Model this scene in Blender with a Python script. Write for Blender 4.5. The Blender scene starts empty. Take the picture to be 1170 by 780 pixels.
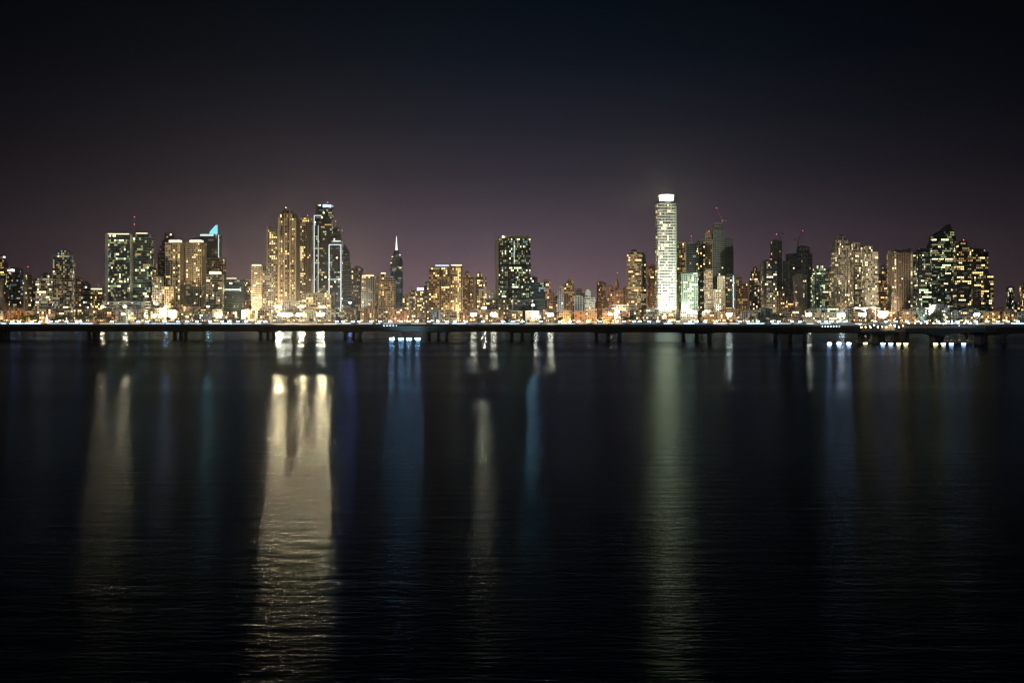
import bpy, bmesh, math, random
from mathutils import Vector, Matrix
PI = math.pi
F = 1170 * 35 / 36.0          # focal length in photograph pixels
HY = 366.0                    # horizon line
CAMZ = 12.0
GZ = 4.6                      # ground level of the shore
sc = bpy.context.scene
COL = sc.collection
def WX(px, D): return (px - 585) / F * D
def WZ(py, D): return CAMZ + (HY - py) / F * D

# ---------------------------------------------------------------- materials
def new_mat(name):
    m = bpy.data.materials.new(name); m.use_nodes = True
    nt = m.node_tree
    return m, nt, nt.nodes['Principled BSDF']
def mat(name, col, rough=0.7, metal=0.0, var=0.25, scale=0.15, spec=0.5):
    m, nt, b = new_mat(name)
    tc = nt.nodes.new('ShaderNodeTexCoord')
    n = nt.nodes.new('ShaderNodeTexNoise'); n.inputs['Scale'].default_value = scale
    n.inputs['Detail'].default_value = 5; n.inputs['Roughness'].default_value = 0.65
    nt.links.new(tc.outputs['Object'], n.inputs['Vector'])
    mx = nt.nodes.new('ShaderNodeMix'); mx.data_type = 'RGBA'
    mx.inputs[6].default_value = (*[c * (1 - var) for c in col], 1)
    mx.inputs[7].default_value = (*[min(1, c * (1 + var)) for c in col], 1)
    nt.links.new(n.outputs['Fac'], mx.inputs[0])
    nt.links.new(mx.outputs[2], b.inputs['Base Color'])
    b.inputs['Roughness'].default_value = rough
    b.inputs['Metallic'].default_value = metal
    b.inputs['Specular IOR Level'].default_value = spec
    return m
def emit(name, col, s, sample=False):
    m, nt, b = new_mat(name)
    b.inputs['Base Color'].default_value = (0.02, 0.02, 0.02, 1)
    b.inputs['Emission Color'].default_value = (*col, 1)
    b.inputs['Emission Strength'].default_value = s
    b.inputs['Roughness'].default_value = 0.4
    m.cycles.emission_sampling = 'FRONT' if sample else 'NONE'
    return m
M = dict(
    cream=mat('cream_render', (0.50, 0.42, 0.31)), beige=mat('beige_render', (0.38, 0.31, 0.22)),
    grey=mat('grey_render', (0.26, 0.26, 0.25)), brown=mat('brown_cladding', (0.20, 0.135, 0.08)),
    white=mat('white_paint', (0.74, 0.74, 0.70), var=0.1), pink=mat('pale_pink_render', (0.46, 0.33, 0.28)),
    green=mat('green_grey_cladding', (0.20, 0.25, 0.20)), concrete=mat('raw_concrete', (0.13, 0.135, 0.125)),
    dark=mat('dark_cladding', (0.035, 0.042, 0.045), 0.35), glass=mat('dark_glass', (0.012, 0.018, 0.022), 0.12, var=0.4, spec=0.8),
    blue=mat('blue_glass', (0.03, 0.055, 0.07), 0.15, var=0.3, spec=0.8), steel=mat('painted_steel', (0.10, 0.10, 0.10), 0.45, 0.6),
    gsteel=mat('galvanised_steel', (0.30, 0.31, 0.31), 0.45, 0.6),
    redsteel=mat('red_painted_steel', (0.30, 0.07, 0.03), 0.5),
    deck=mat('viaduct_concrete', (0.20, 0.20, 0.19), 0.8, var=0.6, scale=0.12), pier=mat('wet_pier_concrete', (0.09, 0.09, 0.085), 0.7, var=0.5, scale=0.6),
    asphalt=mat('asphalt', (0.05, 0.05, 0.05), 0.85), soil=mat('city_ground', (0.12, 0.115, 0.10), 0.9, scale=0.02, var=0.5),
    stone=mat('seawall_stone', (0.32, 0.31, 0.28), 0.85, var=0.45, scale=0.3), paving=mat('pale_paving', (0.38, 0.36, 0.33), 0.8, var=0.3, scale=0.1),
    bark=mat('bark', (0.08, 0.055, 0.035), 0.9), leaf=mat('leaf_green', (0.06, 0.10, 0.03), 0.6, var=0.5, scale=0.4),
    leaf2=mat('olive_leaf', (0.09, 0.10, 0.035), 0.6, var=0.5, scale=0.4), hull=mat('white_hull', (0.7, 0.7, 0.68), 0.3, var=0.05),
)
WARM = (1.0, 0.56, 0.20); GOLD = (1.0, 0.68, 0.24); CREAM = (1.0, 0.80, 0.46); COOL = (0.55, 0.85, 1.0); LIME = (0.80, 1.0, 0.50); ORNG = (1.0, 0.34, 0.08); WHITE = (1, 0.96, 0.88)
E = {}
for k, c in dict(w=WARM, g=GOLD, c=CREAM, k=COOL, l=LIME, o=ORNG).items():
    E[k + '1'] = emit('room_light_dim_' + k, c, 0.13)
    E[k + '2'] = emit('room_light_' + k, c, 0.55)
    E[k + '3'] = emit('room_light_bright_' + k, c, 3.0)
E['sign_blue'] = emit('sign_blue_white', (0.22, 0.28, 1.0), 5, True)
E['sign_violet'] = emit('sign_violet', (0.75, 0.6, 1.0), 4, True)
E['sign_cyan'] = emit('sign_cyan_white', (0.65, 0.93, 1.0), 6, True)
E['cyan'] = emit('cyan_crown_light', (0.22, 0.75, 0.9), 1.2, True)
E['tube'] = emit('white_tube_light', (0.70, 0.88, 1.0), 1.1)
E['tubeg'] = emit('greenish_tube_light', (0.75, 0.95, 0.9), 1.0)
E['tubew'] = emit('warm_tube_light', (1.0, 0.85, 0.6), 1.0)
E['crown'] = emit('crown_ring_light', (1.0, 0.88, 0.34), 95, True)
E['crownw'] = emit('crown_lantern', (1.0, 0.85, 0.5), 2.2)
E['red'] = emit('red_beacon', (1.0, 0.12, 0.06), 9)
E['spire'] = emit('spire_light', (0.95, 0.95, 0.9), 2.0)

# ---------------------------------------------------------------- helpers
class MB:
    def __init__(s): s.v = []; s.f = []; s.m = []
    def quad(s, a, b, c, d, mi=0):
        n = len(s.v); s.v += [a, b, c, d]; s.f.append((n, n+1, n+2, n+3)); s.m.append(mi)
    def box(s, x0, x1, y0, y1, z0, z1, mi=0):
        n = len(s.v)
        s.v += [(x0,y0,z0),(x1,y0,z0),(x1,y1,z0),(x0,y1,z0),(x0,y0,z1),(x1,y0,z1),(x1,y1,z1),(x0,y1,z1)]
        for f in ((0,3,2,1),(4,5,6,7),(0,1,5,4),(1,2,6,5),(2,3,7,6),(3,0,4,7)):
            s.f.append(tuple(n+i for i in f)); s.m.append(mi)
    def prism(s, poly, z0, z1, mi=0, top=None):
        n = len(s.v); k = len(poly); t = top or poly
        s.v += [(p[0], p[1], z0) for p in poly] + [(p[0], p[1], z1) for p in t]
        s.f.append(tuple(n + i for i in reversed(range(k)))); s.m.append(mi)
        s.f.append(tuple(n + k + i for i in range(k))); s.m.append(mi)
        for i in range(k):
            j = (i+1) % k; s.f.append((n+i, n+j, n+k+j, n+k+i)); s.m.append(mi)
    def profile(s, poly, y0, y1, mi=0):          # polygon in x,z given thickness in y
        n = len(s.v); k = len(poly)
        s.v += [(p[0], y0, p[1]) for p in poly] + [(p[0], y1, p[1]) for p in poly]
        s.f.append(tuple(n + i for i in range(k))); s.m.append(mi)
        s.f.append(tuple(n + k + i for i in reversed(range(k)))); s.m.append(mi)
        for i in range(k):
            j = (i+1) % k; s.f.append((n+j, n+i, n+k+i, n+k+j)); s.m.append(mi)
    def tube(s, a, b, r0, r1=None, seg=6, mi=0):
        r1 = r0 if r1 is None else r1
        a = Vector(a); b = Vector(b); d = (b-a).normalized()
        u = d.cross(Vector((0,0,1)));
        if u.length < 1e-3: u = Vector((1,0,0))
        u.normalize(); w = d.cross(u); n = len(s.v)
        for c, r in ((a, r0), (b, r1)):
            for i in range(seg):
                t = 2*PI*i/seg; s.v.append(tuple(c + (u*math.cos(t) + w*math.sin(t))*r))
        s.f.append(tuple(n+i for i in reversed(range(seg)))); s.m.append(mi)
        s.f.append(tuple(n+seg+i for i in range(seg))); s.m.append(mi)
        for i in range(seg):
            j = (i+1) % seg; s.f.append((n+i, n+j, n+seg+j, n+seg+i)); s.m.append(mi)
    def ball(s, c, r, rz=None, mi=0, seg=8, rings=5):
        rz = rz or r; n = len(s.v)
        s.v.append((c[0], c[1], c[2]-rz))
        for k in range(1, rings):
            t = -PI/2 + PI*k/rings
            for i in range(seg):
                a = 2*PI*i/seg; s.v.append((c[0]+r*math.cos(t)*math.cos(a), c[1]+r*math.cos(t)*math.sin(a), c[2]+rz*math.sin(t)))
        s.v.append((c[0], c[1], c[2]+rz)); last = len(s.v)-1
        for i in range(seg):
            j = (i+1) % seg
            s.f.append((n, n+1+j, n+1+i)); s.m.append(mi)
            for k in range(rings-2):
                o = n+1+k*seg; s.f.append((o+i, o+j, o+seg+j, o+seg+i)); s.m.append(mi)
            o = n+1+(rings-2)*seg; s.f.append((o+i, o+j, last)); s.m.append(mi)
    def build(s, name, mats, parent=None, loc=None):
        me = bpy.data.meshes.new(name); me.from_pydata(s.v, [], s.f)
        mats = mats if isinstance(mats, (list, tuple)) else [mats]
        for m in mats: me.materials.append(m)
        me.polygons.foreach_set('material_index', s.m); me.update()
        o = bpy.data.objects.new(name, me); COL.objects.link(o)
        if parent: o.parent = parent
        if loc: o.location = loc
        return o
def tag(o, label=None, cat=None, group=None, kind=None):
    if label: o['label'] = label
    if cat: o['category'] = cat
    if group: o['group'] = group
    if kind: o['kind'] = kind
    return o
def empty(name, loc, rz=0.0):
    o = bpy.data.objects.new(name, None); COL.objects.link(o)
    o.location = loc; o.rotation_euler = (0, 0, rz); o.empty_display_size = 1; return o
def copy_tree(o, parent=None):
    c = o.copy(); COL.objects.link(c); c.parent = parent
    for ch in list(o.children): copy_tree(ch, c)
    return c
def spot(name, parent, loc, target, power, col, angle=80, size=1.0, blend=0.6):
    L = bpy.data.lights.new(name, 'SPOT'); L.energy = power; L.color = col; L.spot_size = math.radians(angle)
    L.spot_blend = blend; L.shadow_soft_size = size
    o = bpy.data.objects.new(name, L); COL.objects.link(o); o.parent = parent; o.location = loc
    o.rotation_euler = (Vector(target) - Vector(loc)).to_track_quat('-Z', 'Y').to_euler()
    return o

# ---------------------------------------------------------------- palettes: (slot weight) of lit rooms
PAL = dict(
    warm=dict(w1=3, w2=4, w3=1.3, g2=2, c3=.5, o2=.4), gold=dict(g1=2.5, g2=4, g3=3.4, c3=1.2, w2=1), cream=dict(c1=3, c2=4, c3=2.6, g2=1.5, w1=1),
    mixed=dict(c2=2, g2=2, w2=2, g3=1.2, c3=1.2, k2=.5, l2=1, w1=2), cool=dict(k1=3, k2=2, c2=2, c3=.8, k3=.5, l2=1.5), lime=dict(l1=3, l2=4, l3=1.5, g2=2, c3=1.5, k2=.4),
    sparse=dict(g2=1.5, g3=1.2, c2=1.5, l2=1, w2=1), orange=dict(o1=2, o2=2, w2=3, w1=2, g3=.7))
PAL['soft'] = dict(c1=5, c2=4, g2=1, k2=.8, c3=.5)
SLOTS = list(E.keys())[:18]

def glazing_strip(mb, w, d, z0, z1, bay, p, pal, rnd, off, mull, colmask, brightrow, merge):
    """continuous ribbon round front and both sides; every second face a pane"""
    hx, hy = w/2 + off, d/2 + off
    path = [(-hx, hy), (-hx, -hy), (hx, -hy), (hx, hy)]
    pts = []; kinds = []
    ci = 0
    keys = list(pal.keys()); wt = list(pal.values())
    for a, b in zip(path, path[1:]):
        L = math.dist(a, b); n = max(1, round(L / bay))
        run = 0
        for i in range(n):
            t0 = (i + mull/2)/n; t1 = (i + 1 - mull/2)/n
            pts.append((a[0]+(b[0]-a[0])*i/n, a[1]+(b[1]-a[1])*i/n)); kinds.append(0)
            pts.append((a[0]+(b[0]-a[0])*t0, a[1]+(b[1]-a[1])*t0))
            pc = p * brightrow
            if colmask.get(ci, 0): pc = colmask[ci]
            if run and rnd.random() < merge: s = run
            elif rnd.random() < pc: s = 2 + SLOTS.index(rnd.choices(keys, wt)[0])
            else: s = 1
            run = s if s > 1 else 0
            kinds.append(s)
            pts.append((a[0]+(b[0]-a[0])*t1, a[1]+(b[1]-a[1])*t1)); kinds.append(0)
            ci += 1
    pts.append(path[-1])
    base = len(mb.v)
    for q in pts: mb.v += [(q[0], q[1], z0), (q[0], q[1], z1)]
    for i, k in enumerate(kinds):
        n = base + 2*i; mb.f.append((n, n+2, n+3, n+1)); mb.m.append(k)

BUILDINGS = []   # (px centre, D, short)
rnd_g = random.Random(7)
def tower(name, cat, label, short, x0, x1, yt, D, wall='beige', style='grid', p=0.3, pal='mixed', fpx=2.45, bay=3.5,
          ratio=0.7, yaw=None, tiers=None, crown=None, flood=None, base=None, col=0.0, ybase=None, glass='glass', rows=0.0, extra=None, seed=None, roof=True, fh=0.6, run=0.22):
    rnd = random.Random(seed if seed is not None else int(x0*131 + x1*17 + D))
    if yaw is None: yaw = rnd.uniform(-22, 22)
    bay *= rnd.uniform(.85, 1.25); fpx *= rnd.uniform(.92, 1.14)
    ya = math.radians(yaw); c, s_ = abs(math.cos(ya)), abs(math.sin(ya))
    mpp = D / F
    cx = (x0 + x1)/2
    r = empty(name, (WX(cx, D), D, GZ), ya)
    tag(r, label, cat)
    BUILDINGS.append((cx, D, short, x0, x1))
    tiers = tiers or [(x0, x1, yt)]
    zprev = 0.0
    wm = M[wall]; rt = None
    walls = MB()
    gl_mats = [wm, M[glass]] + [E[k] for k in SLOTS]
    fl = fpx * mpp
    bands = []
    for ti, (a, b, y) in enumerate(tiers):
        W = (b - a) * mpp; w = W / (c + ratio*s_); d = ratio * w
        ox = ((a + b)/2 - cx) * mpp * c; oy = -((a + b)/2 - cx) * mpp * math.sin(ya)
        zt = WZ(y, D) - GZ
        zb = 0.0
        # tiers run from tallest/narrowest (last) to widest (first); each stands from the roof of the tier below
        zb = zprev if ti else 0.0
        if style == 'twist': zb = zprev
        x_a, x_b, y_a, y_b = ox - w/2, ox + w/2, oy - d/2, oy + d/2
        walls.box(x_a, x_b, y_a, y_b, zb, zt)
        rt = (ox, oy, w, d, zt)
        nf = max(1, int((zt - zb) / fl)); f = (zt - zb) / nf
        nb = max(1, round(w / bay)) + 2*max(1, round(d / bay))
        mask = {}
        for i in range(nb):
            if rnd.random() < col: mask[i] = 0.85
            elif style == 'stripes' and rnd.random() < .38: mask[i] = 0.04
            elif style == 'grid' and rnd.random() < .15: mask[i] = 0.05
        off = 0.14
        z_first = 1 if ti == 0 else 0
        for k in range(z_first, nf):
            z = zb + k*f
            mb = MB()
            br = 1.0
            if rows and rnd.random() < rows: br = 3.0
            glazing_strip(mb, w, d, z + f*(1 - fh)*0.55, z + f*(1-fh)*0.55 + f*fh, bay, p, PAL[pal], rnd, off,
                          {'glass': 0.14, 'stripes': 0.5, 'grid': 0.34, 'balcony': 0.2}.get(style, 0.3), mask, br, run)
            mb.v = [(q[0]+ox, q[1]+oy, q[2]) for q in mb.v]
            bands.append((mb, w))
        if style in ('grid', 'stripes'):
            st = 1 if style == 'stripes' else 2
            nx = max(1, round(w / bay)); ny = max(1, round(d / bay)); pw = min(0.9, bay*0.12) if style == 'grid' else bay*0.22
            for i in range(0, nx+1, st):
                xx = x_a + w*i/nx; walls.box(xx-pw, xx+pw, y_a-0.7, y_a+0.3, zb+0.02, zt+0.6)
            for i in range(st, ny, st):
                yy = y_a + d*i/ny
                walls.box(x_a-0.7, x_a+0.3, yy-pw, yy+pw, zb+0.02, zt+0.6); walls.box(x_b-0.3, x_b+0.7, yy-pw, yy+pw, zb+0.02, zt+0.6)
        if style == 'balcony':
            for k in range(1, nf+1):
                z = zb + k*f - 0.02
                walls.box(x_a-1.5, x_b+1.5, y_a-1.6, y_b-0.5, z-f*0.13, z+f*0.13)
        elif style == 'grid':
            for k in range(2, nf, 1):
                z = zb + k*f
                walls.box(x_a-0.35, x_b+0.35, y_a-0.4, y_b-0.5, z-f*0.06, z+f*0.06)
        zprev = zt
    walls.build('wall', wm, r)
    for mb, w in bands: mb.build('storey_window', gl_mats, r)
    ox, oy, w, d, zt = rt
    if roof and crown not in ('pyramid', 'cyl', 'slant'):
        rp = MB(); rp.box(ox-w*0.32, ox+w*0.22, oy-d*0.25, oy+d*0.25, zt, zt+2.2*mpp*rnd.uniform(.6, 1.3))
        rp.build('roof_plant', M['concrete'] if wall in ('dark', 'concrete') else wm, r)
        pr = MB()
        for (xa, xb, ya_, yb) in ((ox-w/2, ox+w/2, oy-d/2, oy-d/2+.5), (ox-w/2, ox-w/2+.5, oy-d/2+.5, oy+d/2), (ox+w/2-.5, ox+w/2, oy-d/2+.5, oy+d/2)):
            pr.box(xa, xb, ya_, yb, zt+.003, zt+1.4)
        pr.build('parapet', wm, r)
    if crown == 'pyramid' or crown == 'litpyramid':
        q = [(ox-w/2, oy-d/2), (ox+w/2, oy-d/2), (ox+w/2, oy+d/2), (ox-w/2, oy+d/2)]
        t = [(ox+(x-ox)*.12, oy+(y-oy)*.12) for x, y in q]
        pm = MB(); g = [(ox+(x-ox)*1.06, oy+(y-oy)*1.06) for x, y in q]
        pm.prism(g, zt+.003, zt+1.2); h2 = 6*mpp
        pm.prism([(ox+(x-ox)*.55, oy+(y-oy)*.55) for x, y in q], zt+1.2, zt+1.2+h2*.5)
        pm.prism([(ox+(x-ox)*.66, oy+(y-oy)*.66) for x, y in q], zt+1.2+h2*.5, zt+1.2+h2, top=t)
        pm.build('pyramid_roof', wm, r)
        lm = MB(); lm.box(ox-w*.34, ox+w*.34, oy-d*.34, oy+d*.34, zt+1.203, zt+1.2+h2*.46); lm.build('crown_light', E['crownw'], r)
    if crown == 'band':
        lm = MB(); lm.box(ox-w*.45, ox+w*.45, oy-d*.52, oy-d*.52+.5, zt+.4, zt+2.2*mpp); lm.build('roof_light_band', E['tube'], r)
    if crown == 'warmband':
        lm = MB(); lm.box(ox-w*.45, ox+w*.45, oy-d*.52, oy-d*.52+.5, zt+.4, zt+1.4*mpp); lm.build('roof_light_band', E['crownw'], r)
    if crown == 'mast':
        lm = MB(); lm.tube((ox, oy, zt), (ox, oy, zt+9*mpp), .9, .25); lm.build('mast', M['gsteel'], r)
        bm_ = MB(); bm_.ball((ox, oy, zt+9.3*mpp), .8); bm_.build('beacon', E['red'], r)
    if crown == 'beacon':
        bm_ = MB(); bm_.tube((ox+w*.2, oy, zt), (ox+w*.2, oy, zt+2.5*mpp), .3); m_ = bm_.build('mast', M['gsteel'], r)
        bm_ = MB(); bm_.ball((ox+w*.2, oy, zt+2.5*mpp+.7), .8); bm_.build('beacon', E['red'], m_)
    if base:   # podium: (x0,x1,ytop,wallmat)
        bx0, bx1, by, bmn = base
        pm = MB(); cxx = ((bx0+bx1)/2 - cx)*mpp; hw = (bx1-bx0)/2*mpp; hz = WZ(by, D) - GZ; dd = rt[3]
        pm.box(cxx-hw, cxx+hw, -dd/2-14, dd/2-3, 0, hz)
        n = max(2, int(hz / 5.2))
        for k in range(1, n+1): pm.box(cxx-hw-.8, cxx+hw+.8, -dd/2-14.9, dd/2-4, hz*k/n-1.1, hz*k/n+.05)
        po = pm.build('podium', M[bmn], r)
        for k in range(n):
            gm = MB(); glazing_strip(gm, 2*hw, dd+11, hz*k/n+.6, hz*(k+1)/n-1.3, 5, 0.5, PAL[pal], rnd, .12, .3, {}, 1.0, 0)
            gm.v = [(q[0]+cxx, q[1]-8.5, q[2]) for q in gm.v]
            gm.build('podium_window', gl_mats, po)
    if flood:  # added floodlight and beam, an unseen source put in to brighten the walls
        pw, fc = flood[:2]
        if yt > 335: pw *= .42
        H = WZ(tiers[-1][2], D) - GZ; dist = flood[2] if len(flood) > 2 else max(40, H*0.62); fz = flood[3] if len(flood) > 2 else 13.0
        fo = MB(); fo.box(-.9, .9, -.5, .5, fz, fz+1.3); fo.tube((0, .1, 0), (0, .1, fz+.2), .2)
        lx = (0.25 if rnd.random() < .5 else -0.25) * H
        fobj = fo.build('floodlight', M['steel'], r, (lx, -dist - rt[3]/2, 0))
        ln = MB(); ln.box(-.8, .8, .52, .6, fz+.1, fz+1.2); ln.build('lens', E['c3'], fobj)
        spot('added_facade_beam', r, (lx, -dist - rt[3]/2 + 1.2, fz+1.4), (0, -rt[3]/2, H*0.52), pw * 4*PI*dist*dist*2.3, fc, 110, 1.2, 0.8)
    r['_top'] = zt
    if extra: extra(r, rt, mpp, rnd)
    del r['_top']
    return r

FW = (1.0, 0.74, 0.42); FN = (1.0, 0.88, 0.66); FG = (0.88, 1.0, 0.70); FO = (1.0, 0.56, 0.30); FC = (0.6, 0.85, 1.0)

# ---- extras
def vtube(px_off, y0, y1, key='tube', wpx=.55):     # vertical light line on the front, offset in photo px from the tower's centre
    def f(r, rt, mpp, rnd):
        ox, oy, w, d, zt = rt; D = mpp*F
        m = MB(); x = px_off*mpp
        m.box(x-wpx*mpp, x+wpx*mpp, oy-d/2-1.3, oy-d/2-.75, WZ(y1, D)-GZ, WZ(y0, D)-GZ); m.build('light_tube', E[key], r)
    return f
def htube(xa, xb, y, key='tube', hpx=.5):
    def f(r, rt, mpp, rnd):
        ox, oy, w, d, zt = rt; D = mpp*F
        m = MB(); z = WZ(y, D)-GZ
        m.box(xa*mpp, xb*mpp, oy-d/2-1.35, oy-d/2-.8, z-hpx*mpp, z+hpx*mpp); m.build('light_tube', E[key], r)
    return f
def sign(xa, xb, ya, yb, key):
    def f(r, rt, mpp, rnd):
        ox, oy, w, d, zt = rt; D = mpp*F
        fr = MB(); z0, z1 = WZ(yb, D)-GZ, WZ(ya, D)-GZ; yy = oy-d/2
        fr.box(xa*mpp-.5, xb*mpp+.5, yy-1.6, yy-.9, z0-.5, z1+.5); fo = fr.build('illuminated_sign', M['dark'], r)
        n = max(3, int((xb-xa)*mpp/3.2)); L = (xb-xa)*mpp/n
        for i in range(n):     # unreadable glowing lettering strokes
            m = MB(); h = (z1-z0); m.box(xa*mpp+i*L+L*.06, xa*mpp+i*L+L*.92, yy-1.8, yy-1.62, z0+h*rnd.uniform(0, .2), z1-h*rnd.uniform(0, .2)); m.build('sign_letter', E[key], fo)
    return f
def multi(*fs):
    def f(*a):
        for g in fs: g(*a)
    return f
def fin(xa, xb, yt, yb, matn='white', proud=2.0):
    def f(r, rt, mpp, rnd):
        ox, oy, w, d, zt = rt; D = mpp*F
        m = MB(); m.box(xa*mpp, xb*mpp, oy-d/2-proud, oy+d/2+.6, max(0, WZ(yb, D)-GZ), WZ(yt, D)-GZ); m.build('wall_fin', M[matn], r)
    return f
def crane(px, y0, y1, jib_dx, jib_dy):
    def f(r, rt, mpp, rnd):
        ox, oy, w, d, zt = rt; D = mpp*F
        # site crane is its own thing
        D2 = D + 6; X = WX(px, D2)
        c = empty('tower_crane', (X, D2, GZ)); tag(c, jib_dx[1], 'crane')
        jx = jib_dx[0]; H0 = zt - 2; H1 = WZ(y0, D2) - GZ
        m = MB()
        for sx in (-1, 1):
            for sy in (-1, 1): m.tube((sx, sy, H0), (sx, sy, H1), .22, seg=4)
        k = H0
        while k < H1 - 2:
            m.tube((-1, -1, k), (1, -1, k+2), .12, seg=3); m.tube((1, 1, k), (-1, 1, k+2), .12, seg=3); m.tube((-1, 1, k), (-1, -1, k+2), .12, seg=3); k += 2
        m.tube((0, 0, 0), (0, 0, H0), .8, seg=4)
        m.build('crane_tower', M['redsteel'], c)
        m = MB(); e = (jx*mpp, -2, H1 + jib_dy*mpp)
        for o_ in (-.7, .7): m.tube((0, o_, H1), (e[0], e[1]+o_*.4, e[2]), .25, .15, 4)
        m.tube((0, 0, H1+2.2), e, .22, .15, 4)
        n = 14
        for i in range(n):
            a = Vector((0, 0, H1)).lerp(Vector(e), i/n); b = Vector((0, 0, H1+2.2)).lerp(Vector(e), (i+.5)/n); m.tube(a, b, .12, seg=3)
        m.build('jib', M['redsteel'], c)
        m = MB(); s = -1 if jx > 0 else 1
        m.tube((0, 0, H1+.5), (s*9, 1, H1+1.5), .4, seg=4); m.box(s*9-1.5, s*9+1.5, 0, 2.4, H1-1.2, H1+1.6); m.build('counterweight', M['concrete'], c)
        m = MB(); m.box(-1.2, 1.2, -2.3, -.9, H1-1.5, H1+.8); m.build('cab', M['white'], c)
        m = MB(); m.ball((e[0], e[1], e[2]+.8), .8); m.build('beacon', E['red'], c)
    return f

T = tower
# ================================================================ left of the picture
T('glass_tower','tower','dark glass tower with rounded shoulder, violet lamp on top, beside the cream sail','rounded dark glass tower',-10,9,292,2250,'dark','glass',.16,'sparse',tiers=[(-10,9,305),(-10,7,297),(-9,4,292)],extra=sign(6,8.5,293,295,'sign_violet'),yaw=4)
T('office_tower','tower','dark office tower with glowing violet sign along its flat roof','violet sign office tower',9,25,307,2280,'dark','glass',.12,'cool',yaw=6,extra=multi(sign(-6.5,2,307.5,310.5,'sign_violet'),fin(-8,-5.5,316,362,'grey')))
T('apartment_tower','tower','slender pale twin apartment slabs with small rooftop spire, behind low dark trees','slender pale twin slabs',28,36,316,2500,'beige','grid',.25,'cream',crown='mast',flood=(.5,FW),tiers=[(28,36,314)],extra=fin(-3.9,-1.5,313,360,'cream'))
T('apartment_block','apartment block','narrow grey flats tucked behind the slender pale twin slabs','narrow grey flats',36,43,321,2560,'grey','grid',.25,'mixed')
T('office_block','office block','grey mid-rise with bright horizontal window bands behind the white light cone','banded grey mid-rise',43,61,316,2230,'grey','balcony',.3,'cream',rows=.25,flood=(.9,FN),tiers=[(43,61,318),(48,57,314)])
T('crown_tower','tower','cream floodlit tower with stepped crown, tallest between the violet sign and white-finned twins','cream stepped-crown tower',62,84,293,2200,'cream','balcony',.42,'soft',yaw=10,fpx=2.6,tiers=[(62,84,297),(63.5,82.5,292),(67,80,288.5),(70,76,286)],flood=(3.2,FN))
T('office_block','office block','plain brown block right beside the cream stepped-crown tower','plain brown block',84,94,319,2300,'brown','grid',.12,'warm',flood=(.5,FO))
T('office_block','office block','small dark glass block between plain brown block and yellow lit one','small dark glass block',95,104,324,2220,'blue','glass',.2,'cool')
T('apartment_block','apartment block','yellow-lit block with glowing roof edge left of the white parking podium','yellow-lit block',104,118,331,2260,'beige','grid',.35,'gold',crown='warmband',flood=(.5,(1,.85,.4)))
T('apartment_tower','tower','distant pinkish tower peeping out left of the white-finned twin towers','distant pinkish tower',118.5,124.5,317,2700,'pink','grid',.2,'warm',flood=(.6,FO))
T('residential_tower','tower','left one of the twin dark towers with broad white side fin','left white-finned twin tower',124,152,269,2180,'green','balcony',.24,'lime',yaw=5,glass='blue',fpx=2.6,fh=.7,rows=.08,extra=multi(fin(-14,-10.8,268,345,'white',3.2),fin(13,14,268,345,'white',2.4)),flood=(1.3,FN,62,42),crown='warmband')
T('residential_tower','tower','right one of the twin dark towers with thin white side fin, mast beside it','right white-finned twin tower',154,174,269,2190,'green','balcony',.2,'lime',yaw=5,glass='blue',fpx=2.6,fh=.7,crown='warmband',rows=.06,extra=multi(fin(-10.6,-9.2,270,345,'white',2.6)),flood=(1.1,FN,62,42),tiers=[(154,174,272),(156,171,268)])
T('parking_podium','podium','white multi-storey parking podium with open slits under the white-finned twin towers','white parking podium',121,174,345,2120,'white','balcony',.25,'cool',fpx=2.6,bay=3,yaw=2,ratio=.3,flood=(.7,FG),fh=.5)
T('residential_tower','tower','faint grey tower between right white-finned twin and dark wedge tower','faint grey tower',174,180,301,2600,'grey','grid',.3,'warm')
T('wedge_tower','tower','unlit dark tower with sloping left shoulder behind the beige twin towers','dark wedge tower',181,199,267,2450,'dark','glass',.015,'warm',yaw=8,tiers=[(181,199,290),(183,199,281),(185,199,275),(188.5,199,267)])
T('apartment_tower','tower','short beige apartment tower right of the white-finned twins','short beige tower',174,187,317,2160,'beige','stripes',.3,'lime',flood=(.9,FW),fpx=2.6,bay=4)
T('apartment_block','apartment block','lowest beige block squeezed against left gold twin tower','low beige block',186,199,328,2140,'beige','stripes',.4,'gold',flood=(.6,FW),bay=4.2)
T('twin_tower','tower','left one of the beige twin towers with glowing pyramid roofs','left beige pyramid-roof twin',191,209.8,278,2200,'cream','stripes',.30,'gold',yaw=-8,crown='pyramid',col=.1,flood=(2.3,FW),bay=4.6)
T('twin_tower','tower','right one of the beige twin towers with glowing pyramid roofs, red beacon','right beige pyramid-roof twin',214.5,234.5,278,2200,'cream','stripes',.36,'gold',yaw=-8,crown='pyramid',col=.1,flood=(2.4,FW),bay=4.6,extra=lambda r,rt,mpp,rnd:(lambda m:(m.tube((rt[0],rt[1],rt[4]),(rt[0],rt[1],rt[4]+6.5*mpp),.3,.2),m.build('finial',M['steel'],r)))(MB()))
T('podium_building','podium','low pinkish podium hall in front of the beige pyramid-roof twins','pinkish podium hall',198,237,351,2120,'pink','grid',.5,'warm',yaw=0,ratio=.3,flood=(.9,FO),bay=5)
def cyan_fin(r, rt, mpp, rnd):
    ox, oy, w, d, zt = rt
    m = MB(); a, b = 0*mpp, 9.2*mpp
    m.profile([(a, zt+.2), (b, zt+.2), (b, zt+10.5*mpp), (b-2.5*mpp, zt+9.6*mpp), (a+1*mpp, zt+3*mpp)], oy-d/2, oy-d/2+2); m.build('glowing_roof_sail', E['cyan'], r)
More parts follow.
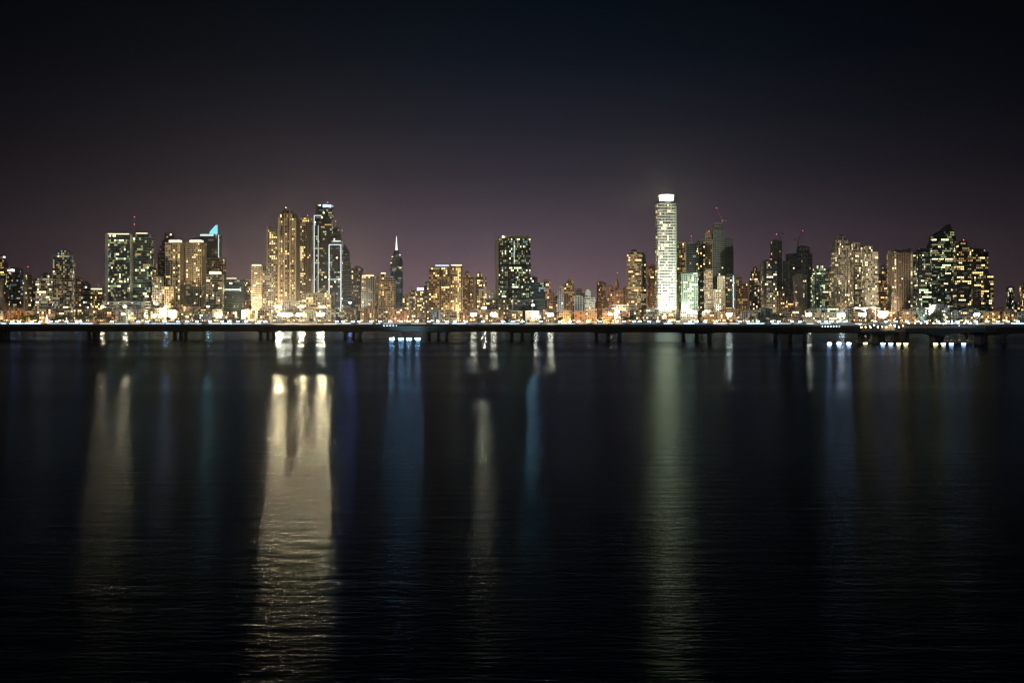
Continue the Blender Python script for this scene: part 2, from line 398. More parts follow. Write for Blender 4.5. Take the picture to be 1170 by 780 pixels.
T('cyan_sail_tower','tower','black tower with glowing cyan roof sail and white light line','cyan roof-sail tower',230,252,268,2400,'glass','glass',.1,'cool',yaw=2,extra=multi(cyan_fin,htube(-10,5,269.3,'tubeg',1.1),vtube(10.6,269,297,'tubeg',.4)),roof=False)
T('office_tower','tower','dark brown slab tower below the cyan roof sail','dark brown slab tower',235,257,296,2300,'brown','grid',.1,'warm',yaw=3,flood=(.22,FW))
T('small_crown_tower','tower','small cream tower with glowing pointed roof before the dark brown slab','small cream pointed-roof tower',237,255,314,2160,'cream','grid',.36,'cream',crown='pyramid',flood=(.9,FN),yaw=4)
T('office_block','office block','wide dark block with orange glowing roof and white upper window band','wide dark orange-roof block',257,279,320,2240,'blue','glass',.05,'cool',yaw=3,extra=multi(htube(-9,9,331,'tubeg',.9),htube(-7,4,318.3,'tubew',.7)),flood=(.3,FC))
T('apartment_tower','tower','dim narrow tower between wide dark block and paired grey towers','dim narrow tower',279,288,320,2450,'grey','grid',.3,'warm',flood=(.3,FW))
T('apartment_tower','tower','left half of the paired cream and grey towers with level roofs','left paired cream tower',288,300,304,2200,'cream','grid',.35,'cream',yaw=3,flood=(1.0,FN),crown='warmband')
T('apartment_tower','tower','right half of the paired cream and grey towers, duller grey','right paired grey tower',301,313,304.5,2220,'grey','grid',.4,'cream',yaw=3,flood=(.9,FW))
T('gold_tower','tower','cream tower with thin raised corner wall, left of the tallest gold tower','raised-corner cream tower',306,320,263,2290,'cream','stripes',.5,'gold',yaw=5,flood=(1.35,FW),extra=fin(-7.2,-5.6,259,345,'cream'),bay=4.4)
T('gold_tower','tower','tallest gold tower, densely lit, bright lamp cluster on stepped crown','tallest gold tower',320,341,246,2230,'brown','stripes',.75,'gold',yaw=-4,fpx=2.8,tiers=[(319.5,341,250),(321,339,245),(323,334,241),(325,329,238)],col=.2,flood=(1.0,FW),bay=4.6,
  extra=lambda r,rt,mpp,rnd:(fin(-10.4,-8.9,249,345,'cream',2.4)(r,(rt[0],0,rt[2],20*mpp*.7,rt[4]),mpp,rnd),fin(-4,-2.8,244,345,'cream',2.4)(r,(rt[0],0,rt[2],20*mpp*.7,rt[4]),mpp,rnd),fin(2.6,3.8,241,345,'cream',2.4)(r,(rt[0],0,rt[2],20*mpp*.7,rt[4]),mpp,rnd),fin(8.8,10.2,250,345,'cream',2.4)(r,(rt[0],0,rt[2],20*mpp*.7,rt[4]),mpp,rnd)) and (lambda m:(m.ball((rt[0],rt[1]-rt[3]/2,rt[4]+1),1.6),m.build('roof_lamp',E['crownw'],r)))(MB()))
T('gold_tower','tower','gold-lit tower with dark flat top between tallest gold and blue-sign tower','dark-topped gold tower',342,357,249,2260,'brown','stripes',.7,'gold',yaw=-5,col=.15,crown='beacon',tiers=[(342,357,254),(344,355,249)],flood=(.7,FW),bay=4.4)
T('podium_building','podium','round white floodlit podium hotel at the foot of the gold towers','white podium hotel',317,346,345,2120,'white','grid',.6,'cream',yaw=0,ratio=.5,flood=(2.0,FN),bay=4)
T('podium_building','podium','cream gridded podium below the blue-sign tower','cream gridded podium',346,377,337,2140,'cream','grid',.45,'gold',yaw=0,ratio=.4,flood=(1.5,FW),bay=4)
T('blue_sign_tower','tower','black tower with blue-white roof sign and white light line down its side','blue-sign black tower',360,380,235,2300,'glass','glass',.16,'lime',yaw=2,tiers=[(360,380,248),(361.5,380,234)],roof=False,crown='beacon',extra=multi(vtube(-9.8,247,337,'tube',.45),htube(-9.8,-1,247,'tube',.4),vtube(-5.3,258,337,'tubeg',.25),sign(-.2,9.5,234.3,238,'sign_blue')))
T('office_tower','tower','black stepped tower with a lit storey, right behind white-outlined slab','lit-storey black tower',376,391,262,2360,'dark','glass',.06,'cool',yaw=2,extra=multi(htube(-6.5,6.5,276,'tubeg',.8)),crown='mast')
T('outlined_tower','tower','black slab outlined by white light tubes on top and both edges','white-outlined black slab',376.5,391,280,2180,'glass','glass',.2,'cool',yaw=0,roof=False,extra=multi(vtube(-6.7,280,361,'tube',.5),vtube(6.7,280,361,'tube',.5),htube(-6.7,6.7,280,'tube',.5)))
def slant_top(xl, xr, dz, matn):
    def f(r, rt, mpp, rnd):
        ox, oy, w, d, zt = rt
        m = MB(); m.profile([(xl*mpp, zt+.01), (xr*mpp, zt+.01), (xr*mpp, zt+dz*mpp*.15), (xl*mpp*.4+xr*mpp*.1, zt+dz*mpp)], oy-d/2+.3, oy+d/2-.3); m.build('slanted_crown', M[matn], r)
    return f
T('taper_tower','tower','smooth blue-grey glass tower tapering to a slanted tip','blue-grey tapering tower',390,401.5,279,2230,'blue','glass',.01,'cool',yaw=0,roof=False,tiers=[(390,401.5,318),(390.4,400.6,300),(390.8,399.5,288)],extra=multi(slant_top(-4.5,3.2,9,'blue'),sign(-1,3,343,347,'sign_cyan')),flood=(.8,FC))
T('apartment_tower','tower','dark tower with few lights right of blue-grey tapering tower','few-lights dark tower',402,415,307,2260,'dark','grid',.26,'mixed',extra=fin(-1,1.5,304,330,'dark'))
T('apartment_tower','tower','brown and cream apartment tower with dark vertical bays, left of a similar shorter-crowned one','dark-bayed brown tower',414,431,316,2180,'beige','stripes',.4,'warm',col=.1,flood=(.7,FW),crown='warmband',bay=4.6)
T('apartment_tower','tower','cream apartment tower left and in front of the twisted spire tower','cream tower before twisted spire',432,452,314,2170,'cream','grid',.4,'warm',flood=(.8,FW),tiers=[(432,452,317),(434,441,313)],crown='warmband')
# twisted tower
def twisted():
    D = 2420; mpp = D/F; cx = 453
    r = empty('twisted_tower', (WX(cx, D), D, GZ)); tag(r, 'twisted screw-like dark tower with white lit needle spire', 'tower')
    BUILDINGS.append((cx, D, 'twisted spire tower', 446, 460))
    H = WZ(286, D) - GZ; n = 46; rnd = random.Random(3)
    core = MB()
    for k in range(n):
        z0, z1 = H*k/n, H*(k+1)/n
        s = 1.0 if k < 39 else 1 - (k-38)*.085
        hw = 7.3*mpp*s*1.0
        a = PI*1.6*k/n; q = []
        for i in range(4):
            t = a + i*PI/2
            for dt in (-.45, .45): q.append((hw*math.cos(t+dt), hw*math.sin(t+dt)))
        core.prism(q, z0, z1-1.5); q2 = [(x*1.07, y*1.07) for x, y in q]
        core.prism(q2, z1-1.497, z1-.003)
        if k % 1 == 0 and k > 4:
            g = MB(); q3 = [(x*1.02, y*1.02) for x, y in q]; m_ = len(q3)
            for i in range(m_): g.v += [(q3[i][0], q3[i][1], z0+.5), (q3[i][0], q3[i][1], z1-1.9)]
            for i in range(m_):
                j = (i+1) % m_; g.f.append((2*i, 2*j, 2*j+1, 2*i+1))
                g.m.append(1 if rnd.random() > .13 else 2 + rnd.choice([SLOTS.index('c2'), SLOTS.index('k2'), SLOTS.index('k1')]))
            g.build('storey_window', [M['blue'], M['blue']] + [E[k2] for k2 in SLOTS], r)
    core.build('wall', mat('blue_green_cladding', (0.07, 0.12, 0.14), .35), r)
    m = MB(); m.tube((0, 0, H-2), (0, 0, H+16.5*mpp), 2.6, .3, 8); m.build('spire', E['spire'], r)
    for dx, z in ((-4.5, H*.905), (5, H*.93), (-6, H*.82), (5.6, H*.75)):
        m = MB(); m.box(dx*mpp*.9-1.6, dx*mpp*.9+1.6, -5.6*mpp-1, -5.6*mpp, z, z+1.6); m.build('ledge_light', E['c3'], r)
    fo = MB(); fo.box(-1, 1, -.6, .6, 4, 5.5); fo.tube((0, 0, 0), (0, 0, 4), .2); fo.build('floodlight', M['steel'], r, (20, -110, 0))  # added floodlight and beam, put in to lift the twisted walls
    spot('added_facade_beam', r, (20, -108, 6), (0, 0, H*.5), .9*4*PI*110*110, FC, 90)
twisted()
T('apartment_block','apartment block','low cream flats right of the twisted spire tower','low cream flats',460,467,338,2300,'cream','grid',.5,'gold',flood=(.6,FW))
T('apartment_block','apartment block','slim lit flats left of the violet-crowned block','slim lit flats',467,474,331,2350,'beige','grid',.45,'cream',flood=(.7,FW))
T('apartment_block','apartment block','block with glowing violet-white crown right of the twisted tower','violet-crowned block',474,485,333,2250,'beige','grid',.5,'gold',extra=multi(sign(-3.8,3.8,328.5,332.2,'sign_violet')),flood=(.5,FW))
T('apartment_tower','tower','thin grey tower touching the wide brown hotel slab on its left','thin grey tower',484,491.5,324,2350,'grey','grid',.3,'mixed',flood=(.4,FN))
T('hotel_tower','tower','wide brown hotel slab with white roof light bar and warm windows','wide brown hotel slab',491,514,306,2180,'brown','grid',.48,'warm',yaw=0,rows=.12,flood=(.75,FW),extra=multi(htube(-4.5,11,303.8,'tube',.9)),bay=4.6)
T('hotel_tower','tower','gold-lit annex joined to right side of the wide brown hotel slab','gold-lit hotel annex',514,528.5,304,2210,'beige','stripes',.5,'gold',yaw=8,col=.15,flood=(.8,FW),crown='warmband')
T('apartment_tower','tower','left of two similar brown towers beside the gold-lit hotel annex','left similar brown tower',529.5,541,313,2250,'brown','grid',.45,'warm',col=.1,flood=(.7,FW),tiers=[(529.5,541,317),(531,537,312)])
T('apartment_tower','tower','right of two similar brown towers, before the pale gap','right similar brown tower',542,556,313,2260,'brown','grid',.42,'mixed',col=.1,flood=(.7,FW),tiers=[(542,556,317),(545,551,312)])
T('apartment_block','apartment block','tiny pale distant block in the gap left of black checkered tower','tiny pale distant block',557,565,333,2700,'white','grid',.4,'cream',flood=(.6,FN))
T('low_hall','hall','long low grey hall left of the black checkered tower','long low grey hall',556,584,343,2160,'grey','grid',.15,'gold',yaw=0,ratio=.4,flood=(.55,FO))
def overhang(r, rt, mpp, rnd):
    ox, oy, w, d, zt = rt; D = mpp*F
    m = MB(); z = WZ(304, D)-GZ
    m.box(ox-w/2-3, ox+w/2+1, oy-d/2-2.5, oy+d/2, z-3, z+3); m.build('overhanging_storey', M['glass'], r)
    m = MB()
    for i in range(9):
        x = ox-w/2+w*i/8; m.box(x-.4, x+.4, oy-d/2-.4, oy-d/2+.6, zt, zt+4.5*mpp)
    m.box(ox-w*.47, ox+w*.47, oy-d*.4, oy+d*.3, zt+.01, zt+3.2*mpp); m.build('roof_pergola', M['beige'], r)
    m = MB(); m.ball((ox-w*.36, oy-d/2-1, zt+1.5*mpp), 1.9); m.build('roof_lamp', emit('warm_roof_lamp', (1, .8, .5), 12, True), r)
T('checkered_tower','tower','broad black tower checkered with green-white windows, lamp at roof corner','black checkered tower',569,606,273,2190,'dark','grid',.34,'lime',yaw=3,bay=3.6,ratio=.5,roof=False,extra=multi(overhang,vtube(-.5,276,302,'tubeg',.35),fin(-21.5,-18.4,275,345,'beige',2.6)),flood=(.6,FW))
T('glass_block','office block','blue-grey sloped glass block with cyan-white billboard','cyan billboard glass block',603,623,319,2290,'blue','glass',.12,'cool',yaw=2,tiers=[(603,623,323),(603,614,317)],extra=multi(sign(-5,6,331,335.5,'sign_cyan')),flood=(.7,FC))
T('apartment_tower','tower','pale peach tower right behind the cyan billboard block','pale peach tower',619,633,321,2450,'pink','grid',.3,'warm',tiers=[(619,633,333),(620,629,321)],flood=(1.0,FO))
T('glass_pavilion','podium','dark glazed pavilion with white post at foot of black checkered tower','dark glazed pavilion',585,625,343,2120,'blue','glass',.06,'cool',yaw=0,ratio=.3,bay=6,extra=multi(fin(2.5,4,342.5,357,'white'),fin(-20,-18.5,342,362,'white')),flood=(.5,FN))
T('apartment_tower','tower','pale blue-white tower left of the brick brown tower','pale blue-white tower',637,645,329,2500,'white','stripes',.3,'cool',flood=(.9,FC))
T('brick_tower','tower','solitary reddish brown tower in the low gap centre','solitary reddish brown tower',644.5,656,321,2250,'brown','grid',.3,'orange',yaw=0,flood=(.95,FO),tiers=[(644.5,656,324),(648,655,320)],bay=4.6)
T('apartment_block','apartment block','short white block with dark vertical slots beside reddish brown tower','short white slotted block',656.5,665,339,2200,'white','stripes',.05,'cool',flood=(1.0,FC),yaw=0,bay=5)
T('apartment_block','apartment block','dull grey block behind short white slotted block','dull grey block',657,668,332,2500,'grey','grid',.3,'orange',flood=(.5,FO))
T('apartment_block','apartment block','pale cluster block with bright windows left of the black-topped brown block','pale cluster block',668,680,335,2250,'white','grid',.35,'cool',flood=(.8,FN),tiers=[(668,680,340),(669,675,333)])
T('apartment_tower','tower','brown block with black top storeys in the low gap','black-topped brown block',680.5,694,324,2300,'brown','grid',.35,'orange',flood=(.9,FO),tiers=[(680.5,694,342),(682,692,323)])
T('apartment_tower','tower','pinkish tower with pointed top left of banded brown tower','pinkish pointed tower',701,711,320,2480,'pink','grid',.4,'orange',crown='mast',flood=(1.25,FO),tiers=[(699,712,331),(703,708,321)])
T('apartment_block','apartment block','pinkish lower block attached left of the pinkish pointed tower','pinkish lower block',694.5,701,328,2520,'pink','grid',.4,'orange',flood=(1.0,FO))
T('apartment_block','apartment block','pinkish lower block attached right of the pinkish pointed tower','right pinkish block',711.5,718,330,2530,'pink','grid',.3,'warm',flood=(.9,FO))
T('pale_roof_hall','hall','low hall with pale blue roof in front of the pinkish tower','pale-roof hall',698,718,349,2120,'white','grid',.3,'cool',yaw=0,ratio=.5,flood=(.6,FC))
T('banded_tower','tower','banded brown tower with lit balconies left of tall white tower','banded brown tower',716,733,290,2200,'brown','balcony',.4,'warm',yaw=-6,rows=.12,flood=(.8,FW),tiers=[(716,733,291),(719,731,288)],crown='mast' if 0 else None)
T('banded_tower','tower','grey right wing joined to the banded brown tower','grey right wing tower',730,738,291,2230,'grey','grid',.2,'mixed',flood=(.4,FN))
T('apartment_tower','tower','slim pinkish tower right of the banded brown tower','slim pinkish tower',738,742.5,303,2400,'pink','stripes',.4,'orange',flood=(.9,FO),bay=3.4)
T('apartment_tower','tower','slim brown tower hugging left side of the tall white tower','slim brown tower',742,749,304,2350,'brown','grid',.25,'orange',flood=(.7,FO))
def white_crown(r, rt, mpp, rnd):
    ox, oy, w, d, zt = rt; D = mpp*F
    R = 8.3*mpp; cx = ox + 1.5*mpp
    z1 = WZ(229.5, D)-GZ; z2 = WZ(223, D)-GZ
    def cyl(rad, a, b, n=28): return [(cx+rad*math.cos(2*PI*i/n), oy+rad*math.sin(2*PI*i/n)) for i in range(n)], a, b
    m = MB(); m.prism(*cyl(R, zt, z1-.003)); m.build('drum', M['white'], r)
    m = MB(); m.prism(*cyl(R*.86, z1, z2-1.2)); m.build('crown_light', E['crown'], r)
    m = MB(); m.prism(*cyl(R*1.04, z2-1.197, z2)); m.build('crown_rim', M['white'], r)
    m = MB()
    for i in range(14):
        t = 2*PI*i/14; m.tube((cx+R*.98*math.cos(t), oy+R*.98*math.sin(t), z1-.5), (cx+R*.98*math.cos(t), oy+R*.98*math.sin(t), z2-1.25), .5, seg=4)
    m.build('crown_posts', M['white'], r)
T('white_tower','tower','tallest white tower with bright balcony bands and glowing yellow-green crown ring','tall white crown tower',750,770.5,234,2180,'white','balcony',.34,'cream',yaw=3,fpx=3.3,fh=.5,tiers=[(750,770,234)],roof=False,extra=multi(white_crown,fin(8.5,11.3,236,357,'green',.4)),flood=(5.2,(.93,1,.80),150,34),rows=.12,ratio=.8)
T('entrance_hall','podium','blazing white entrance hall at foot of the tall white tower','white entrance hall',747,771,353,2130,'white','grid',.8,'cream',yaw=0,ratio=.3,flood=(1.2,FN),bay=5)
T('apartment_tower','tower','dark tower with scattered gold windows right behind tall white tower','scattered-gold dark tower',771.5,784,278,2320,'brown','grid',.25,'gold',flood=(.22,FG))
T('apartment_tower','tower','dark tower topped by thin antenna, above the green gridded block','antenna dark tower',784,796,279,2340,'dark','grid',.06,'mixed',crown='mast',flood=(.3,FG))
T('gridded_tower','tower','pale green gridded block in front of the antenna dark tower','pale green gridded block',777,796,314,2180,'green','grid',.35,'lime',yaw=2,flood=(.35,FG),extra=htube(4,9,312.6,'tubeg',.8))
T('apartment_tower','tower','dark tower with patchy lit corner right of the antenna tower','patchy dark tower',796,805,276,2300,'dark','grid',.3,'mixed')
T('apartment_tower','tower','tower with orange-lit side strip left of unlit concrete towers','orange-strip tower',804,813.5,268,2310,'brown','stripes',.22,'gold',crown='beacon',flood=(.5,FO),extra=fin(-.5,2.2,274,300,'pink'),tiers=[(803.5,813.5,274),(806,812,267)])
T('unfinished_tower','tower','tallest unlit concrete tower under construction with a crane on top','tallest unlit concrete tower',813,827,257,2330,'concrete','grid',.005,'gold',yaw=2,tiers=[(813,827,300),(813.5,827,262),(815,824,256)],extra=crane(825,252,250,(-6.5,'slanting luffing crane with orange tip lamp above the unlit concrete tower'),14))
T('unfinished_tower','tower','lower unlit concrete tower right of the tallest unlit one','lower unlit concrete tower',827,837,273,2350,'concrete','grid',.01,'gold',yaw=2)
T('apartment_tower','tower','gold-lit midrise below the orange-strip tower','gold-lit midrise',804.5,814,310,2180,'brown','grid',.4,'orange',flood=(.3,FW))
T('apartment_block','apartment block','beige midrise at foot of the unlit concrete towers','beige midrise',815,829,318,2180,'beige','stripes',.3,'cream',flood=(.9,FW),tiers=[(815,829,331),(820,828.5,316)])
T('apartment_tower','tower','dark midrise with vertical white light strip','white-strip dark midrise',829,840,314,2200,'dark','grid',.2,'mixed',extra=vtube(4,315,352,'tubeg',.6))
T('apartment_tower','tower','warm dotted brown tower right of the white-strip midrise','warm dotted brown tower',840.5,855,318,2220,'brown','grid',.3,'warm',tiers=[(840.5,855,324),(841,848,316),],flood=(.3,FO))
T('apartment_tower','tower','dim tower with peaked dark top left of the bright speckled tower','peaked dim tower',856,869,311,2240,'brown','grid',.3,'mixed',tiers=[(856,869,318),(857,868,310),(860,865,306)],flood=(.35,FW))
T('speckled_tower','tower','tower brightly speckled with white windows before an unlit concrete tower','bright speckled tower',870,886,299,2190,'grey','grid',.55,'cream',yaw=3,flood=(.4,FG),crown='beacon')
T('unfinished_tower','tower','slim unlit concrete tower with crane mast behind bright speckled tower','slim unlit concrete tower',881,892.5,276,2350,'concrete','grid',.005,'gold',yaw=2,extra=crane(891,267,266,(-4,'small crane with short jib on the slim unlit concrete tower'),-1))
T('apartment_block','apartment block','low block of mixed lights at foot of slim unlit tower','mixed-light low block',887,897,333,2180,'brown','stripes',.4,'mixed',flood=(.6,FW))
T('unfinished_tower','tower','widest unlit concrete tower, stepped left side, crane above','widest unlit concrete tower',897,925.5,286,2340,'concrete','grid',.006,'gold',yaw=2,tiers=[(897,925.5,298),(900,925.5,290),(911,924,283)],extra=crane(912,274,274,(5,'faint crane with raised jib over widest unlit concrete tower'),10))
T('apartment_tower','tower','beige striped tower standing before the widest unlit concrete tower','beige striped tower',907,920,315,2180,'beige','stripes',.35,'cream',flood=(.6,FW))
T('apartment_block','apartment block','small warm block left of beige striped tower','small warm block',898,907,341,2170,'brown','grid',.5,'warm',flood=(.3,FO))
T('apartment_tower','tower','yellow-green lit tower right of the widest unlit concrete tower','yellow-green tower',928,945,308,2200,'green','grid',.45,'lime',yaw=5,flood=(.7,FG),tiers=[(928,945,314),(930,942,307),(934,940,303)])
T('apartment_tower','tower','narrow warm tower between yellow-green and cream peaked towers','narrow warm tower',945,952,308,2250,'brown','grid',.45,'gold',flood=(.6,FW))
T('cream_tower','tower','cream tower with dark peaked top, left of the bright floodlit slab','cream peaked tower',951,969,274,2190,'beige','stripes',.6,'cream',yaw=5,tiers=[(951,969,281),(953,967,275),(957,965,270.5)],flood=(1.5,FW),bay=4.4)
T('bright_slab_tower','tower','left wing of wide brightly floodlit white-gold slab','left floodlit wing',973,986,281,2230,'cream','grid',.6,'cream',yaw=4,flood=(1.3,FN),tiers=[(973,986,283),(974,982,278)],extra=fin(-.2,1,284,350,'cream'))
T('bright_slab_tower','tower','right wing of wide brightly floodlit white-gold slab','right floodlit wing',986.5,1002,286,2200,'cream','grid',.62,'cream',yaw=-4,flood=(1.5,FN),tiers=[(986.5,1002,288),(987,996,282)])
T('stadium_hall','hall','low hall with pale green lit roof at foot of yellow-green tower','pale green hall',929,968,352,2120,'green','grid',.4,'lime',yaw=0,ratio=.5,flood=(1.3,FG),bay=6)
T('entrance_hall','podium','overexposed white podium at foot of the floodlit slab','overexposed white podium',968,1003,352,2130,'white','grid',.7,'cream',yaw=0,ratio=.4,flood=(3.0,FN),bay=5)
T('apartment_tower','tower','dim brown tower between floodlit slab and pinstriped tower','dim brown tower',1003,1014.5,308,2300,'brown','grid',.35,'warm',flood=(.35,FW),tiers=[(1003,1014.5,313),(1007,1013,305)])
T('pinstriped_tower','tower','cream tower with vertical pinstripes and lit window columns','cream pinstriped tower',1016,1040,287,2180,'brown','stripes',.2,'cream',yaw=1,col=.3,bay=5.0,flood=(4.0,FN,75,20),tiers=[(1016,1040,289),(1020,1030,287),(1032,1037,283)][:2],ratio=.6,extra=multi(fin(-12,-9.6,286.5,350,'cream'),fin(-5.6,-4.2,286,350,'cream'),fin(-.8,.9,285.5,350,'cream'),fin(4.2,5.4,285,350,'cream'),fin(9.2,11.8,283.5,350,'cream')))
def sail_top(r, rt, mpp, rnd):
    ox, oy, w, d, zt = rt; D = mpp*F
    P = [(1060,290),(1060.5,279),(1065,273),(1068,267),(1074,263.5),(1084,256),(1085.5,261),(1089.5,264.5),(1089.5,277)]
    m = MB(); m.profile([((p-1075.5)*mpp, WZ(y, D)-GZ) for p, y in P][::-1], oy-d/2+1.2, oy+d/2-.6); m.build('sail_roof', M['dark'], r)
# dark cluster at right
T('dark_cluster_tower','tower','lowest leftmost dark tower of the dense dark cluster','lowest cluster tower',1040,1047,307,2230,'dark','grid',.28,'lime')
T('dark_cluster_tower','tower','dark tower with bright top storeys, left of the curved-roof one','bright-top cluster tower',1045.5,1060.5,287,2200,'dark','grid',.26,'lime',rows=.1,run=.55,yaw=3,tiers=[(1045.5,1062,288),(1048,1060,285)])
T('curved_roof_tower','tower','tallest dark tower in cluster with roof sweeping up like a sail','sail-roof dark tower',1061,1090,276,2240,'dark','grid',.27,'lime',run=.55,yaw=0,rows=.2,ratio=.5,
  tiers=[(1062,1090,279),(1064,1089.5,270),(1072,1088.5,264.5)],extra=multi(fin(8.5,10.5,280,345,'beige'),sail_top),roof=False)
T('dark_cluster_tower','tower','dark tower with red roof lamp right of the sail-roof tower','red-lamp cluster tower',1091,1107,279,2210,'dark','grid',.2,'gold',run=.55,yaw=-3,rows=.22,tiers=[(1091,1107.5,283),(1094,1104,277)],crown='beacon')
T('dark_cluster_tower','tower','dark stepped tower second from right end of the dense cluster','stepped cluster tower',1108.5,1127,286,2230,'dark','grid',.18,'gold',run=.55,yaw=-4,rows=.15,tiers=[(1108.5,1127,288),(1110,1124,285)])
T('dark_cluster_tower','tower','short dark tower closing the dense cluster at its right end','short end cluster tower',1123,1133.5,315,2200,'dark','grid',.24,'gold',run=.55,yaw=-2)
T('podium_building','podium','turquoise-lit low podium between pinstriped tower and tree','turquoise podium',1041,1062,352,2120,'green','grid',.6,'cool',yaw=0,ratio=.4,flood=(1.0,(.6,1,.85)),bay=4.5)
T('podium_building','podium','blue-white glazed podium under the sail-roof tower','blue-white glazed podium',1063,1083,349,2130,'white','stripes',.5,'cool',yaw=0,ratio=.4,flood=(.8,FC),bay=5)
T('podium_building','podium','long glazed podium with white lights under the red-lamp cluster tower','long glazed podium',1086,1131,352,2125,'blue','stripes',.5,'cool',yaw=0,ratio=.2,flood=(.6,FC),bay=5)
T('low_hall','hall','low orange-lit hall between dense cluster and lone far tower','low orange hall',1133,1149,353,2150,'brown','grid',.4,'orange',yaw=0,flood=(.9,FO))
T('apartment_tower','tower','lone thin dark tower far right in the empty gap','lone thin tower',1151,1158,329,2400,'dark','grid',.4,'lime',yaw=2)
T('apartment_tower','tower','tower cut by the right edge of the view','edge tower',1167,1178,326,2350,'dark','grid',.35,'gold',yaw=0,flood=(.3,FN))

# the cream sail at the far left, a curved wall
def sail():
    D = 2100; mpp = D/F; r = empty('sail_monument', (WX(0, D), D, GZ)); tag(r, 'cream curved sail-shaped wall, narrow at top, at the far left shore', 'monument')
    BUILDINGS.append((5, D, 'cream curved sail', 0, 12))
    m = MB(); prof = []
    for k in range(13):
        t = k/12; prof.append(((3 + 9*(1-t)**2.2)*mpp, (WZ(357, D)-GZ)*(1-t)*0 + (WZ(318, D)-GZ)*t))
    poly = [(1*mpp, 0)] + prof + [(1*mpp, WZ(318, D)-GZ)]
    m.profile(poly, -3, 3); m.build('curved_wall', M['cream'], r)
    m = MB(); m.box(4*mpp, 12*mpp, -6, 2, 0, WZ(349, D)-GZ); m.build('base_block', M['cream'], r)
    fo = MB(); fo.box(-1, 1, -.6, .6, 3, 4.5); fo.tube((0, 0, 0), (0, 0, 3), .2); fo.build('floodlight', M['steel'], r, (14, -45, 0))  # added floodlight and beam, put in to brighten the sail
    spot('added_facade_beam', r, (14, -43, 5), (12, 0, 35), 3.0*4*PI*45*45, FW, 95)
sail()
# lit white cone tree decoration
def light_cone():
    D = 2060; mpp = D/F; r = empty('light_cone', (WX(53.5, D), D, GZ)); tag(r, 'white glowing cone-shaped light tree on the promenade before banded grey mid-rise', 'light sculpture')
    m = MB()
    for k in range(4):
        z = 2 + k*4.2; rr = 4.0 - k*.85
        m.tube((0, 0, z), (0, 0, z+4.6), rr, .5 if k == 3 else rr*.45, 10)
    m.build('glowing_cone', emit('cone_light', (0.9, .92, 1), 1.3), r)
    m = MB(); m.tube((0, 0, 0), (0, 0, 2.2), .5); m.build('pole', M['steel'], r)
light_cone()
# mast between the white-finned twins
def radio_mast():
    D = 2260; mpp = D/F; r = empty('radio_mast', (WX(153.5, D), D, GZ)); tag(r, 'tall thin lattice radio mast with red lamp between the white-finned twin towers', 'mast')
    H = WZ(248, D)-GZ; m = MB()
    for i in range(3):
        t = i*2*PI/3; m.tube((1.6*math.cos(t), 1.6*math.sin(t), 0), (.4*math.cos(t), .4*math.sin(t), H), .22, .14, 4)
    for k in range(0, int(H)-4, 4):
        s = 1.6 - 1.2*k/H
        for i in range(3):
            a = i*2*PI/3; b = a + 2*PI/3; m.tube((s*math.cos(a), s*math.sin(a), k), (s*math.cos(b), s*math.sin(b), k+4), .1, seg=3)
    m.build('lattice', M['redsteel'], r)
    for f in (1, .93): 
        b = MB(); b.ball((0, 0, H*f+.5), .85); b.build('beacon', E['red'], r)
radio_mast()

# ---- low-rise fillers along the shore road (each its own thing)
rl = random.Random(21)
fill = []
cols = ['cream', 'pink', 'white', 'beige', 'grey', 'brown']
names_f = {'cream': 'cream', 'pink': 'pinkish', 'white': 'white', 'beige': 'beige', 'grey': 'grey', 'brown': 'brown'}
x = -6
while x < 1172:
    w = rl.uniform(9, 20); fill.append((x, x + w)); x += w + rl.uniform(0.5, 7)
def nearest(px):
    return min([b for b in BUILDINGS], key=lambda b: abs(b[0]-px) + 0.002*b[1])
base_b = list(BUILDINGS)
used_lbl = {}
ORD = ['', 'second ', 'third ', 'fourth ', 'fifth ', 'sixth ', 'seventh ', 'eighth ']
def uniq(lbl): return lbl
for i, (a, b) in enumerate(fill):
    n = min(base_b, key=lambda q: abs(q[0]-(a+b)/2))
    c = rl.choice(cols); yt = rl.uniform(352.5, 358.5); D = rl.uniform(2075, 2100)
    lit = 'warm' if rl.random() < .6 else 'cool'
    kind = 'lit shopfronts' if yt > 355.5 else 'lit offices'
    T('shore_building', 'low building', uniq(f'low {names_f[c]} building of {kind} at foot of the {n[2]}'), f'low {names_f[c]} shore building', a, b, yt, D, c, 'grid', rl.uniform(.4, .75),
      rl.choice(['gold', 'cream', 'warm', 'cool']) if not (640 < a < 715 or a < 45) else 'orange', fpx=2.4, bay=4, yaw=rl.uniform(-6, 6), ratio=.35)
# ---- distant small towers in gaps
far = [(12,19,345),(47,54,330),(112,117,338),(255,262,338),(281,286,334),(345,350,320),(404,412,330),(464,470,345),(486,491,340),(558,566,340),(633,639,338),(664,669,340),
       (676,682,345),(713,717,336),(748,752,330),(858,864,330),(868,872,335),(893,899,322),(924,929,325),(1000,1004,322),(1013,1018,330),(1160,1166,345),(626,634,345),(690,698,345)]
for i, (a, b, y) in enumerate(far):
    n = min(base_b, key=lambda q: abs(q[0]-(a+b)/2)); c = rl.choice(['grey', 'pink', 'beige', 'brown'])
    T('distant_block', 'apartment block', uniq(f'small distant {names_f[c]} block peeping out beside the {n[2]}'), f'small distant {names_f[c]} block', a, b, y, 2800 + i*9, c, 'grid', .35, rl.choice(['warm', 'mixed', 'cream']), fpx=2.6, bay=4.6, roof=False, flood=(.3, FW) if i % 3 == 0 else None)

